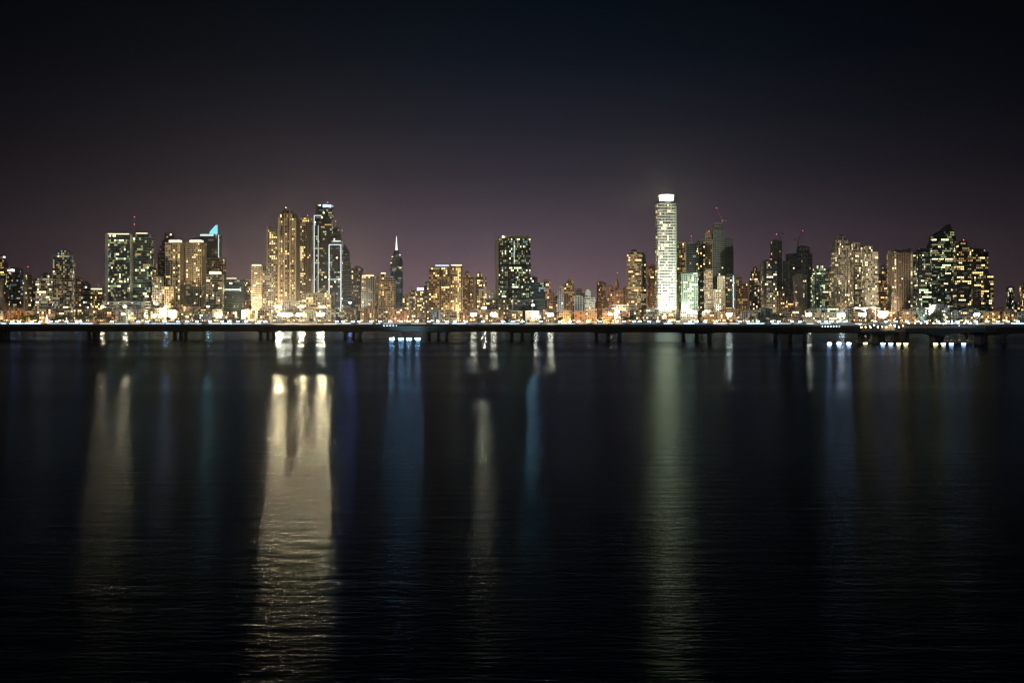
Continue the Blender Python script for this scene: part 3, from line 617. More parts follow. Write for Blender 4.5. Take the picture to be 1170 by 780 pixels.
# ---------------------------------------------------------------- ground, water
def sheet(name, pts, z, m, kind='structure'):
    b = MB(); b.v = [(p[0], p[1], z) for p in pts]; b.f = [tuple(range(len(pts)))]; b.m = [0]
    o = b.build(name, m); tag(o, kind=kind); return o
water_m, nt, pb = new_mat('water')
nt.nodes.remove(pb); out = nt.nodes['Material Output']
tc = nt.nodes.new('ShaderNodeTexCoord')
def noise(scale, vec_scale, detail=3, rough=.6):
    mp = nt.nodes.new('ShaderNodeMapping'); mp.inputs['Scale'].default_value = vec_scale
    nt.links.new(tc.outputs['Object'], mp.inputs['Vector'])
    n = nt.nodes.new('ShaderNodeTexNoise'); n.inputs['Scale'].default_value = scale; n.inputs['Detail'].default_value = detail; n.inputs['Roughness'].default_value = rough
    nt.links.new(mp.outputs['Vector'], n.inputs['Vector']); return n
n1 = noise(2.6, (0.38, 1.4, 1), 4)          # ripples
n2 = noise(0.5, (0.25, 1.4, 1), 3)         # longer waves
n3 = noise(0.012, (0.12, 1.0, 1), 4, .55)  # wind bands
add = nt.nodes.new('ShaderNodeMath'); add.operation = 'MULTIPLY_ADD'; nt.links.new(n2.outputs['Fac'], add.inputs[0]); add.inputs[1].default_value = 1.8; nt.links.new(n1.outputs['Fac'], add.inputs[2])
bp = nt.nodes.new('ShaderNodeBump'); bp.inputs['Strength'].default_value = 1.0; bp.inputs['Distance'].default_value = 0.036
nt.links.new(add.outputs[0], bp.inputs['Height'])
mr = nt.nodes.new('ShaderNodeMapRange'); mr.inputs['From Min'].default_value = .38; mr.inputs['From Max'].default_value = .62
mr.inputs['To Min'].default_value = .15; mr.inputs['To Max'].default_value = .24
nt.links.new(n3.outputs['Fac'], mr.inputs['Value'])
gl = nt.nodes.new('ShaderNodeBsdfGlossy'); gl.distribution = 'BECKMANN'; gl.inputs['Color'].default_value = (.165, .215, .27, 1)
nt.links.new(mr.outputs['Result'], gl.inputs['Roughness']); nt.links.new(bp.outputs['Normal'], gl.inputs['Normal'])
df = nt.nodes.new('ShaderNodeBsdfDiffuse'); df.inputs['Color'].default_value = (.004, .012, .016, 1)
fr = nt.nodes.new('ShaderNodeFresnel'); fr.inputs['IOR'].default_value = 1.33; nt.links.new(bp.outputs['Normal'], fr.inputs['Normal'])
mxs = nt.nodes.new('ShaderNodeMixShader'); nt.links.new(fr.outputs[0], mxs.inputs[0]); nt.links.new(df.outputs[0], mxs.inputs[1]); nt.links.new(gl.outputs[0], mxs.inputs[2])
nt.links.new(mxs.outputs[0], out.inputs['Surface'])
sheet('water', [(-9000, -300), (9000, -300), (9000, 2100), (-9000, 2100)], 0, water_m)
SH = 1985
sheet('ground', [(-30000, SH+2), (30000, SH+2), (30000, 40000), (-30000, 40000)], GZ, M['soil'])
sheet('road', [(-1600, SH+28), (1600, SH+28), (1600, SH+46), (-1600, SH+46)], GZ+.004, M['asphalt'])
sheet('promenade_path', [(-1600, SH+3), (1600, SH+3), (1600, SH+22), (-1600, SH+22)], GZ+.004, M['paving'])
m = MB()
for i in range(2):
    m.box(-1600, 1600, SH+30+i*12, SH+30.25+i*12, GZ+.008, GZ+.012)
tag(m.build('road_marking', M['white']), kind='structure')
m = MB(); m.box(-1600, 1600, SH+22.1, SH+22.6, GZ-.2, GZ+.14); tag(m.build('kerb', M['paving']), kind='structure')
sw = MB(); sw.profile([], 0, 0) if 0 else None
n = len(sw.v)
sw.v += [(-1600, SH-5, -2), (1600, SH-5, -2), (1600, SH+2.5, GZ+.9), (-1600, SH+2.5, GZ+.9), (-1600, SH+3, GZ+.9), (1600, SH+3, GZ+.9), (1600, SH+3, -2), (-1600, SH+3, -2)]
sw.f += [(0,1,2,3), (3,2,5,4), (4,5,6,7), (0,7,6,1), (0,3,4,7), (1,6,5,2)]; sw.m += [0]*6
swo = sw.build('seawall', M['paving']); SM = [emit('added_strip_glow', (.55, .80, 1), 5), emit('added_strip_glow_pale', (.85, .95, 1), 2.4), emit('added_strip_glow_warm', (1, .8, .5), 2.2), emit('added_strip_glow_dim', (.6, .8, 1), .7)]
rs = random.Random(12); xs = -1150.0; nseg = 0
while xs < 1150 and nseg < 98:
    L_ = rs.uniform(9, 38); m = MB(); m.box(xs, xs+L_, SH+2.6, SH+2.95, GZ+.903, GZ+.903+rs.uniform(.35, 1.0)); m.build('added_light_strip', rs.choices(SM, (3, 3, 1.6, 3))[0], swo); xs += L_ + rs.choice((1.5, 2, 6, 14)); nseg += 1  # glowing strips added on the wall top to draw the bright shore line
tag(swo, 'long sloping pale stone seawall along the city shore', 'seawall')

# ---------------------------------------------------------------- trees
def crown_mesh(seed, R, H, n, kind='round'):
    r = random.Random(seed); b = MB()
    clumps = [(r.uniform(-.55, .55)*R, r.uniform(-.55, .55)*R, r.uniform(-.45, .5)*H/2, r.uniform(.35, .6)) for _ in range(8)]
    for i in range(n):
        c = r.choice(clumps); v = Vector((r.gauss(0, 1), r.gauss(0, 1), r.gauss(0, 1))).normalized()*r.random()**.4
        p = Vector((c[0]+v.x*R*c[3], c[1]+v.y*R*c[3], c[2]+v.z*H*.5*c[3]))
        u = Vector((r.gauss(0, 1), r.gauss(0, 1), r.gauss(0, 1))).normalized(); w = u.orthogonal().normalized(); s = r.uniform(.35, .75)
        q = u.cross(w)
        b.quad(tuple(p-w*s-q*s*.5), tuple(p+w*s-q*s*.5), tuple(p+w*s*.7+q*s*.6), tuple(p-w*s*.7+q*s*.6))
    return b
def make_tree(seed, R, H, trunk, leafm):
    t = empty('broadleaf_tree', (0, 0, 0))
    b = MB(); b.tube((0, 0, 0), (.2, 0, trunk), .38, .24, 7)
    r = random.Random(seed)
    for k in range(5):
        a = r.uniform(0, 2*PI); b.tube((.2, 0, trunk-.4), (R*.55*math.cos(a), R*.55*math.sin(a), trunk+H*.45), .18, .06, 5)
    b.build('trunk', M['bark'], t)
    c = crown_mesh(seed, R, H, 420).build('crown', leafm, t, (0, 0, trunk+H*.5))
    c['kind'] = 'thing' if 0 else ''
    del c['kind']
    return t
def make_palm(seed, Ht):
    r = random.Random(seed); t = empty('palm_tree', (0, 0, 0)); b = MB(); lean = r.uniform(-.8, .8)
    pts = [Vector((lean*(k/5)**2, 0, Ht*k/5)) for k in range(6)]
    for k in range(5): b.tube(pts[k], pts[k+1], .3-.03*k, .27-.03*k, 6)
    b.build('trunk', M['bark'], t)
    f = MB()
    for i in range(15):
        a = 2*PI*i/15 + r.uniform(-.15, .15); up = r.uniform(.1, 1.1); L = r.uniform(2.8, 3.8); prev = Vector((lean, 0, Ht)); d = Vector((math.cos(a), math.sin(a), up)).normalized()
        side = Vector((-math.sin(a), math.cos(a), 0))
        for k in range(5):
            nx = prev + d*L/5; d = (d + Vector((0, 0, -.42))).normalized(); w0 = .5*(1-k/5)+.12; w1 = .5*(1-(k+1)/5)+.08
            dr = Vector((0, 0, -.25))
            f.quad(tuple(prev-side*w0+dr), tuple(prev), tuple(nx), tuple(nx-side*w1+dr)); f.quad(tuple(prev), tuple(prev+side*w0+dr), tuple(nx+side*w1+dr), tuple(nx)); prev = nx
    f.build('crown', M['leaf'], t); return t
protos = [make_tree(1, 4.6, 6.5, 3.4, M['leaf']), make_tree(2, 5.6, 7.5, 3.8, M['leaf']), make_tree(3, 3.8, 5.5, 3.0, M['leaf2']), make_tree(4, 6.5, 9, 4.5, M['leaf'])]
palms = [make_palm(5, 8.5), make_palm(6, 10), make_palm(8, 7)]
used = set()
def place_tree(p, px, D, s, txt, group):
    global used
    o = p if p not in used else copy_tree(p)
    used.add(p)
    o.location = (WX(px, D), D, GZ); o.scale = (s, s, s); o.rotation_euler = (0, 0, rt_.uniform(0, 6.28))
    tag(o, txt, 'tree' if 'palm' not in txt else 'palm tree', group); return o
rt_ = random.Random(99)
tl = []
px = 2
while px < 1170:
    tl.append(px); px += rt_.uniform(6, 17)
for px in tl:
    n = min(base_b, key=lambda q: abs(q[0]-px))
    if rt_.random() < .38:
        place_tree(rt_.choice(palms), px, rt_.uniform(SH+24, SH+27), rt_.uniform(.9, 1.2), uniq(f'slim palm on promenade before the {n[2]}'), 'palms along the promenade')
    else:
        place_tree(rt_.choice(protos), px, rt_.uniform(SH+50, SH+62), rt_.uniform(.8, 1.15), uniq(f'broadleaf tree by shore road before the {n[2]}'), 'trees along the shore road')
# the big dark park trees
for px, s in ((27,1.3),(34,1.5),(41,1.2),(64,1.2),(72,1.4),(80,1.3),(88,1.6),(96,1.7),(104,1.5),(111,1.3),(860,1.3),(868,1.6),(877,1.8),(886,1.8),(895,1.5),(1062,1.6),(1069,1.9),(1076,1.4),(640,1.1),(715,1.2),(722,1.3)):
    n = min(base_b, key=lambda q: abs(q[0]-px))
    place_tree(protos[3], px, 2066+(px*7 % 6), s, uniq(f'large dark park tree rising before the {n[2]}'), 'large dark park trees')

# ---------------------------------------------------------------- lamps
LM = {}
def lamp_mat(key, col, s):
    if (key, s) not in LM: LM[(key, s)] = emit(f'lamp_{key}_{len(LM)}', col, s, True)
    return LM[(key, s)]
def make_lamp(name, H, rr, m, heads=2, arm=1.6):
    t = empty(name, (0, 0, 0)); b = MB(); b.tube((0, 0, 0), (0, 0, H), .16, .09, 6); b.tube((0, 0, 0), (0, 0, .6), .3, .3, 6)
    b.build('pole', M['gsteel'], t)
    for i in range(heads):
        sx = (-1 if i == 0 else 1) if heads > 1 else 0
        if sx:
            a = MB(); a.tube((sx*.13, 0, H-.2), (sx*arm, 0, H+.15), .07, .05, 5); a.build('arm', M['gsteel'], t)
        h = MB(); h.box(sx*arm-rr*1.2, sx*arm+rr*1.2, -rr*.9, rr*.9, H+.16, H+.16+rr*.4); ho = h.build('lamp_head', M['gsteel'], t)
        g = MB(); g.ball((sx*arm, 0, H+.14-rr*.55), rr*.95, rr*.55, seg=8, rings=4); g.build('bulb', m, ho)
    return t
def add_beam(lamp, H, power, col, rr):
    h = [c for c in lamp.children if c.name.startswith('lamp_head')][0]
    spot('lamp_beam', h, (0, 1.3, H-.6), (0, 12, 0), power, col, 155, .5, .3)
def put(proto, px, D, z, txt, cat, grp, first):
    o = proto if first else copy_tree(proto); o.location = (WX(px, D), D, z); tag(o, txt, cat, grp); return o
cool_l = make_lamp('street_lamp', 5.6, 1.25, lamp_mat('cool', (.34, .66, 1.0), 75))
bluish = [14,22,36,46,58,65,76,88,92,128,158,168,188,203,214,225,240,254,262,272,281,296,303,385,392,403,410,424,434,446,458,467,476,490,500,511,520,532,552,575,586,597,618,640,651,661,672,685,705,713,724,731,742,752,765,775,788,796,806,818,845,855,866,882,890,905,914,936,944,950,958,966,1000,1012,1024,1036,1049,1058,1072,1083,1094,1105,1115,1128,1140,1152,1163]
rb = random.Random(5); first = True
for px in bluish:
    n = min(base_b, key=lambda q: abs(q[0]-px))
    put(cool_l, px, SH+12+rb.uniform(-1, 1), GZ, uniq(f'blue-white promenade lamp before the {n[2]}'), 'street lamp', 'blue-white lamps along the promenade', first); first = False
warm_l = make_lamp('street_lamp', 7.5, .6, lamp_mat('warm', (1, .72, .36), 14))
add_beam(warm_l, 7.5, 9000, (1, .74, .40), 1)
first = True
for i in range(72):
    px = 4 + i*16.3 + rb.uniform(-3, 3); n = min(base_b, key=lambda q: abs(q[0]-px))
    put(warm_l, px, SH+48, GZ, uniq(f'warm white road lamp before the {n[2]}'), 'street lamp', 'warm lamps along the shore road', first); first = False
sod_l = make_lamp('sodium_lamp', 8.2, .65, lamp_mat('sodium', (1, .45, .06), 24), heads=1, arm=0)
add_beam(sod_l, 8.2, 26000, (1, .42, .08), 1)
first = True
for px in (8,16,24,33,41,112,430,465,530,597,606,645,655,662,674,683,692,703,790,797,806,815,823,1035,1046,1136,1143,472):
    n = min(base_b, key=lambda q: abs(q[0]-px))
    put(sod_l, px, SH+49+rb.uniform(0, 12), GZ, uniq(f'orange sodium lamp among trees before the {n[2]}'), 'street lamp', 'orange sodium lamps', first); first = False
# high floodlight masts (put in at heights that shape the light streaks on the water)
def flood_mast(px, D, H, col, key, s, heads, label, rr=.95, rows=1):
    t = empty('floodlight_mast', (WX(px, D), D, GZ)); tag(t, label, 'floodlight mast')
    b = MB(); b.tube((0, 0, 0), (0, 0, H), .35, .2, 8); b.tube((0, 0, 0), (0, 0, .8), .6, .6, 8); b.build('pole', M['gsteel'], t)
    b = MB(); w = heads*max(2.4, rr*2.2)*.5; b.box(-w, w, -.12, .12, H, H+.25); b.box(-w*.8, w*.8, -.12, .12, H+2.1, H+2.35); b.box(-.15, .15, -.1, .1, H+.25, H+2.1); b.build('crossbar', M['gsteel'], t)
    for i in range(heads*rows):
        x = (i % heads-(heads-1)/2)*max(2.4, rr*2.2); z = H+1.2 - (i//heads)*rr*1.7
        h = MB(); h.box(x-rr, x+rr, -.3, .25, z-rr*.75, z+rr*.75); ho = h.build('lamp_head', M['steel'], t)
        g = MB(); g.box(x-rr*.9, x+rr*.9, -.42, -.31, z-rr*.65, z+rr*.65); g.build('lens', lamp_mat(key, col, s), ho)
WC = (1, .64, .30)
flood_mast(318, 2010, 34, WC, 'f1', 11500, 4, 'tall floodlight mast with four warm lamps before the white podium hotel')
flood_mast(345, 2010, 34, WC, 'f2', 9000, 3, 'tall floodlight mast with three warm lamps between hotel and gridded podium')
flood_mast(368, 2010, 34, (1, .64, .30), 'f1', 11500, 4, 'tall floodlight mast with four warm lamps before the cream gridded podium')
flood_mast(117, 2010, 34, (1, .64, .34), 'f4', 2000, 2, 'slim floodlight mast with two amber lamps before the yellow-lit block')
flood_mast(143, 2010, 34, (1, .64, .34), 'f4', 2900, 2, 'slim floodlight mast with two amber lamps before the white parking podium')
flood_mast(553, 2010, 31, (1, .78, .44), 'f6', 2300, 3, 'floodlight mast with three yellowish lamps before the long low grey hall')
flood_mast(609, 2010, 37, (.45, .85, 1), 'f7', 1000, 2, 'floodlight mast with two cyan lamps before the dark glazed pavilion')
flood_mast(238, 2010, 34, (.45, 1, .85), 'f8', 450, 2, 'floodlight mast with two greenish lamps before the small cream pointed-roof tower')
flood_mast(190, 2010, 34, (.5, .75, 1), 'f9', 450, 2, 'floodlight mast with two bluish lamps before the low beige block')
flood_mast(400, 2010, 42, (.35, .4, 1), 'f10', 550, 2, 'floodlight mast with two deep blue lamps before the few-lights dark tower')
# low strong lamps seen as stars
def star(px, s, n, label, col=(1, .80, .50), D=2000, H=19, rr=1.6):
    flood_mast(px, D, H, col, 'st%d' % s, s*.9, n+1, label, rr, 2 if n > 1 else 1)
star(322, 520, 3, 'blazing low triple floodlight left of all at foot of the gold towers')
star(330, 300, 2, 'bright low double floodlight at foot of the tallest gold tower')
star(342, 260, 2, 'bright low double floodlight under the dark-topped gold tower')
star(366, 480, 3, 'blazing low triple floodlight under the blue-sign black tower')
star(141, 130, 1, 'single low warm floodlight before the white parking podium')
star(541, 300, 2, 'warm low floodlight pair under the similar brown towers')
star(564, 320, 2, 'warm low floodlight pair before long low grey hall')
star(611, 280, 2, 'warm low floodlight pair before the dark glazed pavilion')
star(629, 360, 2, 'warm low floodlight pair right of the dark glazed pavilion')
star(697, 120, 1, 'single low floodlight before the pale-roof hall')
star(833, 190, 2, 'low floodlight pair under the white-strip dark midrise', (1, .9, .72))
star(924, 180, 2, 'low floodlight pair right of the beige striped tower', (1, .86, .6))
star(962, 200, 2, 'low white floodlight pair before the pale green hall', (1, .96, .9))
star(985, 300, 3, 'low white triple floodlight before the overexposed podium', (1, .96, .9))
star(1116, 160, 2, 'low blue-white floodlight pair under the stepped cluster tower', (.8, .9, 1))

# ---------------------------------------------------------------- viaduct
BX = [(-2500, 655), (-900, 652), (-340, 650), (-150, 645), (0, 633), (110, 610), (190, 582), (262, 545), (330, 505), (420, 440)]
def Yb(px_):   # depth of the viaduct along picture x
    t = [(-900, 655), (0, 652), (206, 650), (403, 643), (596, 620), (795, 585), (1000, 552), (1170, 530), (1600, 500)]
    for (a, ya), (b, yb) in zip(t, t[1:]):
        if a <= px_ <= b: return ya + (yb-ya)*(px_-a)/(b-a)
    return 650
vd = empty('viaduct', (WX(585, 622), 622, 0)); tag(vd, 'long dark concrete viaduct on grouped piers crossing the bay', 'viaduct')
def sweep(prof, closed=True, pxs=None, name='deck', matn='deck', off=0.0):
    b = MB(); pxs = pxs or list(range(-700, 1701, 30)); k = len(prof)
    P = []
    for p in pxs:
        Y = Yb(p) ; P.append(Vector((WX(p, Y), Y, 0)))
    for i, p in enumerate(P):
        a = P[max(0, i-1)]; c = P[min(len(P)-1, i+1)]; t = (c-a).normalized(); nrm = Vector((-t.y, t.x, 0))
        for (u, z) in prof: b.v.append((p.x+nrm.x*u-vd.location.x, p.y+nrm.y*u-vd.location.y, z))
    for i in range(len(P)-1):
        for j in range(k):
            j2 = (j+1) % k; b.f.append((i*k+j, (i+1)*k+j, (i+1)*k+j2, i*k+j2)); b.m.append(0)
    b.f.append(tuple(range(k))); b.m.append(0); b.f.append(tuple(len(b.v)-1-i for i in range(k))); b.m.append(0)
    return b.build(name, M[matn], vd)
sweep([(-11, 8.75), (11, 8.75), (11, 8.3), (7, 7.9), (5.5, 5.3), (-5.5, 5.3), (-7, 7.9), (-11, 8.3)], name='deck')
sweep([(-11.1, 8.753), (-10.75, 8.753), (-10.8, 9.25), (-11.0, 9.25)], name='parapet')
sweep([(11.1, 8.753), (10.75, 8.753), (10.8, 9.25), (11.0, 9.25)], name='parapet')
sweep([(-5.2, 5.2), (5.2, 5.2), (4.6, 4.85), (-4.6, 4.85)], name='pipe_run', matn='pier')
sweep([(-9.8, 8.757), (9.8, 8.757), (9.8, 8.762), (-9.8, 8.762)], name='road_surface', matn='asphalt')
def bent(px_):
    Y = Yb(px_); X = WX(px_, Y)
    for (dx, dy) in ((-6, 7.5), (0.5, 0), (6.3, -8.5)):
        b = MB(); b.tube((0, 0, -4), (0, 0, 4.9), 1.15, 1.1, 12)
        o = b.build('pier', M['pier'], vd, (X+dx-vd.location.x, Y+dy-vd.location.y, 0))
        f = MB(); f.tube((0, 0, -1), (0, 0, .7), 1.6, 1.45, 12); f.build('pier_collar', M['pier'], o)
    b = MB(); b.prism([(-8.2, 8.4), (-6.6, 9.4), (8.4, -8.6), (6.8, -9.8)], 4.1, 5.25); b.build('crosshead', M['pier'], vd, (X-vd.location.x, Y-vd.location.y, 0))
    b = MB(); b.box(-.45, .45, -11.35, -11.14, 7.9, 9.32); b.box(-.12, .12, -11.5, -11.36, 5.6, 9.0); b.build('expansion_joint', M['gsteel'], vd, (X-vd.location.x, Y-vd.location.y, 0))
for p in (-190, -92, 6, 107, 206, 305, 403, 500, 596, 694, 795, 902, 1010, 1125, 1240): bent(p)
# lamp posts on the viaduct (unlit, slim)
# ---------------------------------------------------------------- ramp bridge and jetty at the right
def ramp():
    D = 505; mpp = D/F; X0 = WX(1070, D); r = empty('ramp_bridge', (X0, D, 0)); tag(r, 'low arched ramp bridge with lit railing and flared central pier, right side', 'bridge')
    top = WZ(375.2, D)
    def xx(p): return (p-1070)*mpp
    m = MB(); up = []; lo = []
    for i in range(25):
        p = 1029 + 92*i/24; up.append((xx(p), top + .25*math.sin(PI*i/24)))
        dd = abs(p-1070)/40; lo.append((xx(p), WZ(384.5, D) + (WZ(379, D)-WZ(384.5, D))*min(1, dd*1.5)**.7))
    m.profile(up[::-1][::-1] + lo[::-1], -6, 6); m.build('deck', M['deck'], r)
    for p, w, w2 in ((1033, 4.5, 4), (1070, 11, 7), (1118.5, 4, 4)):
        m = MB(); zt = WZ(382, D) if w > 5 else WZ(378.5, D)
        a, b_ = w/2*mpp, w2/2*mpp
        m.prism([(-b_, -3), (b_, -3), (b_, 3), (-b_, 3)], -4, zt, top=[(-a, -4), (a, -4), (a, 4), (-a, 4)]); m.build('pier', M['pier'], r, (xx(p), 0, 0))
    # railing: rail (> post)
    for side in (-5.7, 5.7):
        m = MB(); m.box(xx(1030), xx(1120), side-.05, side+.05, top+1.35, top+1.47); m.box(xx(1030), xx(1120), side-.04, side+.04, top+.75, top+.83); ra = m.build('railing', M['white'], r)
        for i in range(37):
            p = 1030.5 + i*2.46; b = MB(); b.box(-.07, .07, side-.07, side+.07, top-.05, top+1.5); b.build('post', M['white'], ra, (xx(p), 0, 0))
    # bollard lights on the deck, part of the bridge
    for i, p in enumerate(range(1034, 1118, 7)):
        warm = p < 1073
        b = MB(); b.tube((xx(p), -4.8, top), (xx(p), -4.8, top+2.6), .07, .05, 5); po = b.build('light_post', M['gsteel'], r)
        g = MB(); g.ball((xx(p), -4.8, top+2.75), .22, seg=6, rings=4); g.build('bulb', lamp_mat('rw' if warm else 'rc', (1, .5, .12) if warm else (.75, .88, 1), 60), po)
    return r
ramp()
def jetty():
    D = 520; mpp = D/F; X0 = WX(1004, D); r = empty('jetty', (X0, D, 0)); tag(r, 'timber-decked jetty platform with amber lights left of the ramp bridge', 'jetty')
    top = WZ(377.5, D)
    def xx(p): return (p-1004)*mpp
    m = MB(); m.box(xx(978), xx(1030), -7, 7, top-1.1, top); m.build('platform', M['deck'], r)
    for p, w in ((1004, 9), (984, 2.5), (1025, 2.5)):
        m = MB(); m.box(-w*mpp/2, w*mpp/2, -4, 4, -4, top-1.103); m.build('pier', M['pier'], r, (xx(p), 0, 0))
    m = MB(); m.box(xx(979), xx(1029), -6.8, -6.7, top+1.1, top+1.2); m.box(xx(979), xx(1029), -6.78, -6.72, top+.55, top+.62); ra = m.build('railing', M['white'], r)
    for i in range(24):
        b = MB(); b.box(-.05, .05, -6.82, -6.68, top-.02, top+1.25); b.build('post', M['white'], ra, (xx(979.3+i*2.15), 0, 0))
    rr = random.Random(4)
    for i in range(11):
        p = 980+i*4.7; k = rr.random(); h = rr.uniform(1.4, 2.8)
        b = MB(); b.tube((xx(p), -5.5, top), (xx(p), -5.5, top+h), .06, seg=5); po = b.build('light_post', M['gsteel'], r)
        g = MB(); g.ball((xx(p), -5.5, top+h+.2), .24, seg=6, rings=4); g.build('bulb', lamp_mat('jw' if k < .65 else 'jc', (1, .5, .14) if k < .65 else (.8, .9, 1), 60), po)
    # small kiosk
    m = MB(); m.box(xx(1010), xx(1022), 0, 4, top, top+2.6); m.box(xx(1009), xx(1023), -.8, 4.8, top+2.603, top+2.8); ko = m.build('kiosk', M['white'], r)
    m = MB(); m.box(xx(1011), xx(1021), -.08, -.02, top+.9, top+2.1); m.build('kiosk_window', E['g2'], ko)
    return r
jetty()
def make_boat(L, Hm, seed):
    rr = random.Random(seed); t = empty('sailing_boat', (0, 0, 0)); b = MB()
    n = 9; rows = []
    for i in range(n):
        u = i/(n-1); w = .17*L*math.sin(PI*min(1, .12+u*.88))**.6 if i < n-1 else .04
        rows.append([(-w, (u-.5)*L, 1.15+.25*u), (-w*.75, (u-.5)*L, .1), (0, (u-.5)*L, -.35), (w*.75, (u-.5)*L, .1), (w, (u-.5)*L, 1.15+.25*u)])
    for q in rows: b.v += q
    for i in range(n-1):
        for k in range(4): b.f.append((i*5+k, i*5+k+1, i*5+k+6, i*5+k+5)); b.m.append(0)
        b.f.append((i*5+4, i*5, i*5+5, i*5+9)); b.m.append(0)
    b.f.append((0, 4, 3, 2, 1)); b.m.append(0); b.build('hull', M['hull'], t)
    c = MB(); c.prism([(-.09*L, -.2*L), (.09*L, -.2*L), (.06*L, .15*L), (-.06*L, .15*L)], 1.2, 1.95); co_ = c.build('cabin', M['white'], t)
    c = MB(); c.box(-.091*L, .091*L, -.12*L, .02*L, 1.5, 1.75); c.build('cabin_window', E['g2'], co_)
    m = MB(); m.tube((0, .08*L, 1.2), (0, .08*L, Hm), .11, .06, 6); m.tube((-.9, .08*L, Hm*.62), (.9, .08*L, Hm*.62), .05, seg=4); m.build('mast', M['hull'], t)
    m = MB(); m.tube((0, .08*L, 2.6), (0, -.42*L, 2.7), .09, seg=5); m.tube((0, .05*L, 2.8), (0, -.4*L, 2.88), .2, .13, 6); m.build('boom', M['white'], t)
    m = MB()
    for e in ((0, .5*L, 1.3), (0, -.5*L, 1.3), (.15*L, .05*L, 1.2), (-.15*L, .05*L, 1.2)): m.tube((0, .08*L, Hm), e, .025, seg=3)
    m.build('rigging', M['gsteel'], t)
    g = MB(); g.ball((0, .08*L, Hm+.2), .2, seg=6, rings=4); g.build('masthead_lamp', lamp_mat('mh', (.9, .95, 1), 30), t)
    return t
for i, (px_, D_, L_, hm, rz, lab) in enumerate(((984, 534, 10, 9.5, 12, 'white sailing boat moored behind the jetty, at its left end'), (995, 536, 9, 8, -8, 'shorter-masted sailing boat moored behind the jetty, left of the kiosk'), (1013, 538, 11, 11, 5, 'tall-masted sailing boat moored behind the jetty kiosk'),
        (1023, 534, 9, 8.5, -15, 'sailing boat moored behind the right end of the jetty'), (1079, 527, 10, 10, 8, 'sailing boat behind ramp bridge, just right of its flared pier'), (1088, 530, 10, 11.5, -6, 'tallest-masted sailing boat behind the ramp bridge'), (1097, 526, 9, 9, 14, 'sailing boat behind ramp bridge, second from its right pier'), (1107, 529, 10, 10.5, -10, 'sailing boat behind ramp bridge, nearest its right pier'))):
    b_ = make_boat(L_, hm, i); b_.location = (WX(px_, D_), D_, 0); b_.rotation_euler = (0, 0, math.radians(rz)); tag(b_, lab, 'sailing boat', 'sailing boats moored by the viaduct')
# fence line with small white lights on the viaduct, two stretches
def rail_lights(xa, xb, label, n, s=18):
    Y = Yb((xa+xb)/2) - 10.6; r = empty('light_fence', (WX((xa+xb)/2, Y), Y, 9.25)); tag(r, label, 'lit fence', 'lit fences on the viaduct')
    mpp = Y/F; c = (xa+xb)/2
    m = MB(); m.box((xa-c)*mpp, (xb-c)*mpp, -.04, .04, .9, 1.0); m.build('rail', M['white'], r)
    for i in range(n):
        x = (xa + (xb-xa)*(i+.5)/n - c)*mpp
        b = MB(); b.box(x-.06, x+.06, -.05, .05, -.05, .95); po = b.build('post', M['white'], r)
        g = MB(); g.box(x-.13, x+.13, -.14, -.06, -.7, -.45); g.build('bulb', lamp_mat('rl', (.85, .93, 1), s), po)
rail_lights(437, 483, 'fence with a row of tiny white lamps on the viaduct above four added floating lamps', 13)
rail_lights(938, 977, 'fence with a row of tiny white lamps on the viaduct left of the jetty', 12)

# ---------------------------------------------------------------- added floating lamps (pontoons), standing in for bright dots on the water
def pontoon(px_list, D, col, key, s, label, rr=.5):
    c = sum(px_list)/len(px_list); mpp = D/F; r = empty('added_lamp_pontoon', (WX(c, D), D, 0)); tag(r, label, 'pontoon', 'added pontoons with lamps, for light dots on the water')
    a, b = (px_list[0]-c-2.5)*mpp, (px_list[-1]-c+2.5)*mpp
    m = MB(); m.box(a, b, -1.2, 1.2, -.2, .28); m.build('float', M['steel'], r)
    for i, p in enumerate(px_list):
        x = (p-c)*mpp; cl, ky = (col[i], key+str(i)) if isinstance(col, list) else (col, key)
        h = MB(); hw_ = 1.6 if D > 600 else 1.05; h.box(x-hw_, x+hw_, -.9, -.5, .28, .85); ho = h.build('lamp_housing', M['steel'], r)
        g = MB(); g.box(x-hw_*.93, x+hw_*.93, -1.0, -.905, .36, .78); g.build('lens', lamp_mat(ky, cl, s), ho)
B1 = (.38, .76, 1); B2 = (.55, .72, 1); Y1 = (1, .72, .3)
pontoon([448, 458.5, 467.5, 477.5], 628, B1, 'p1', 150, 'added black pontoon with four blue-white lamps floating before the viaduct')
pontoon([947, 958, 969], 500, B2, 'p2', 80, 'added black pontoon with three blue-white lamps floating below viaduct, left of the jetty')
pontoon([988], 500, Y1, 'p3', 14, 'tiny added pontoon with one dull amber lamp below the jetty')
pontoon([1008, 1017, 1026, 1034], 492, [B2, B2, Y1, Y1], 'p4', 42, 'added pontoon with two blue-white and two amber lamps below the jetty end')
pontoon([1068, 1077, 1086, 1100], 490, [Y1, (1,.85,.6), B2, B2], 'p5', 36, 'added pontoon with mixed amber and white lamps below the ramp bridge')

# ---------------------------------------------------------------- haze
HAZE = True
if HAZE:
    hz = MB(); hz.box(-4000, 4000, -120, 3600, -6, 325)
    o = hz.build('haze', None); o.data.materials.clear()
    hm = bpy.data.materials.new('haze_air'); hm.use_nodes = True; nt = hm.node_tree; nt.nodes.clear()
    ou = nt.nodes.new('ShaderNodeOutputMaterial'); pv = nt.nodes.new('ShaderNodeVolumePrincipled')
    pv.inputs['Color'].default_value = (.80, .90, 1.0, 1); pv.inputs['Density'].default_value = 0.00005; pv.inputs['Anisotropy'].default_value = 0.82
    nt.links.new(pv.outputs[0], ou.inputs['Volume']); o.data.materials.append(hm)
    tag(o, kind='stuff')

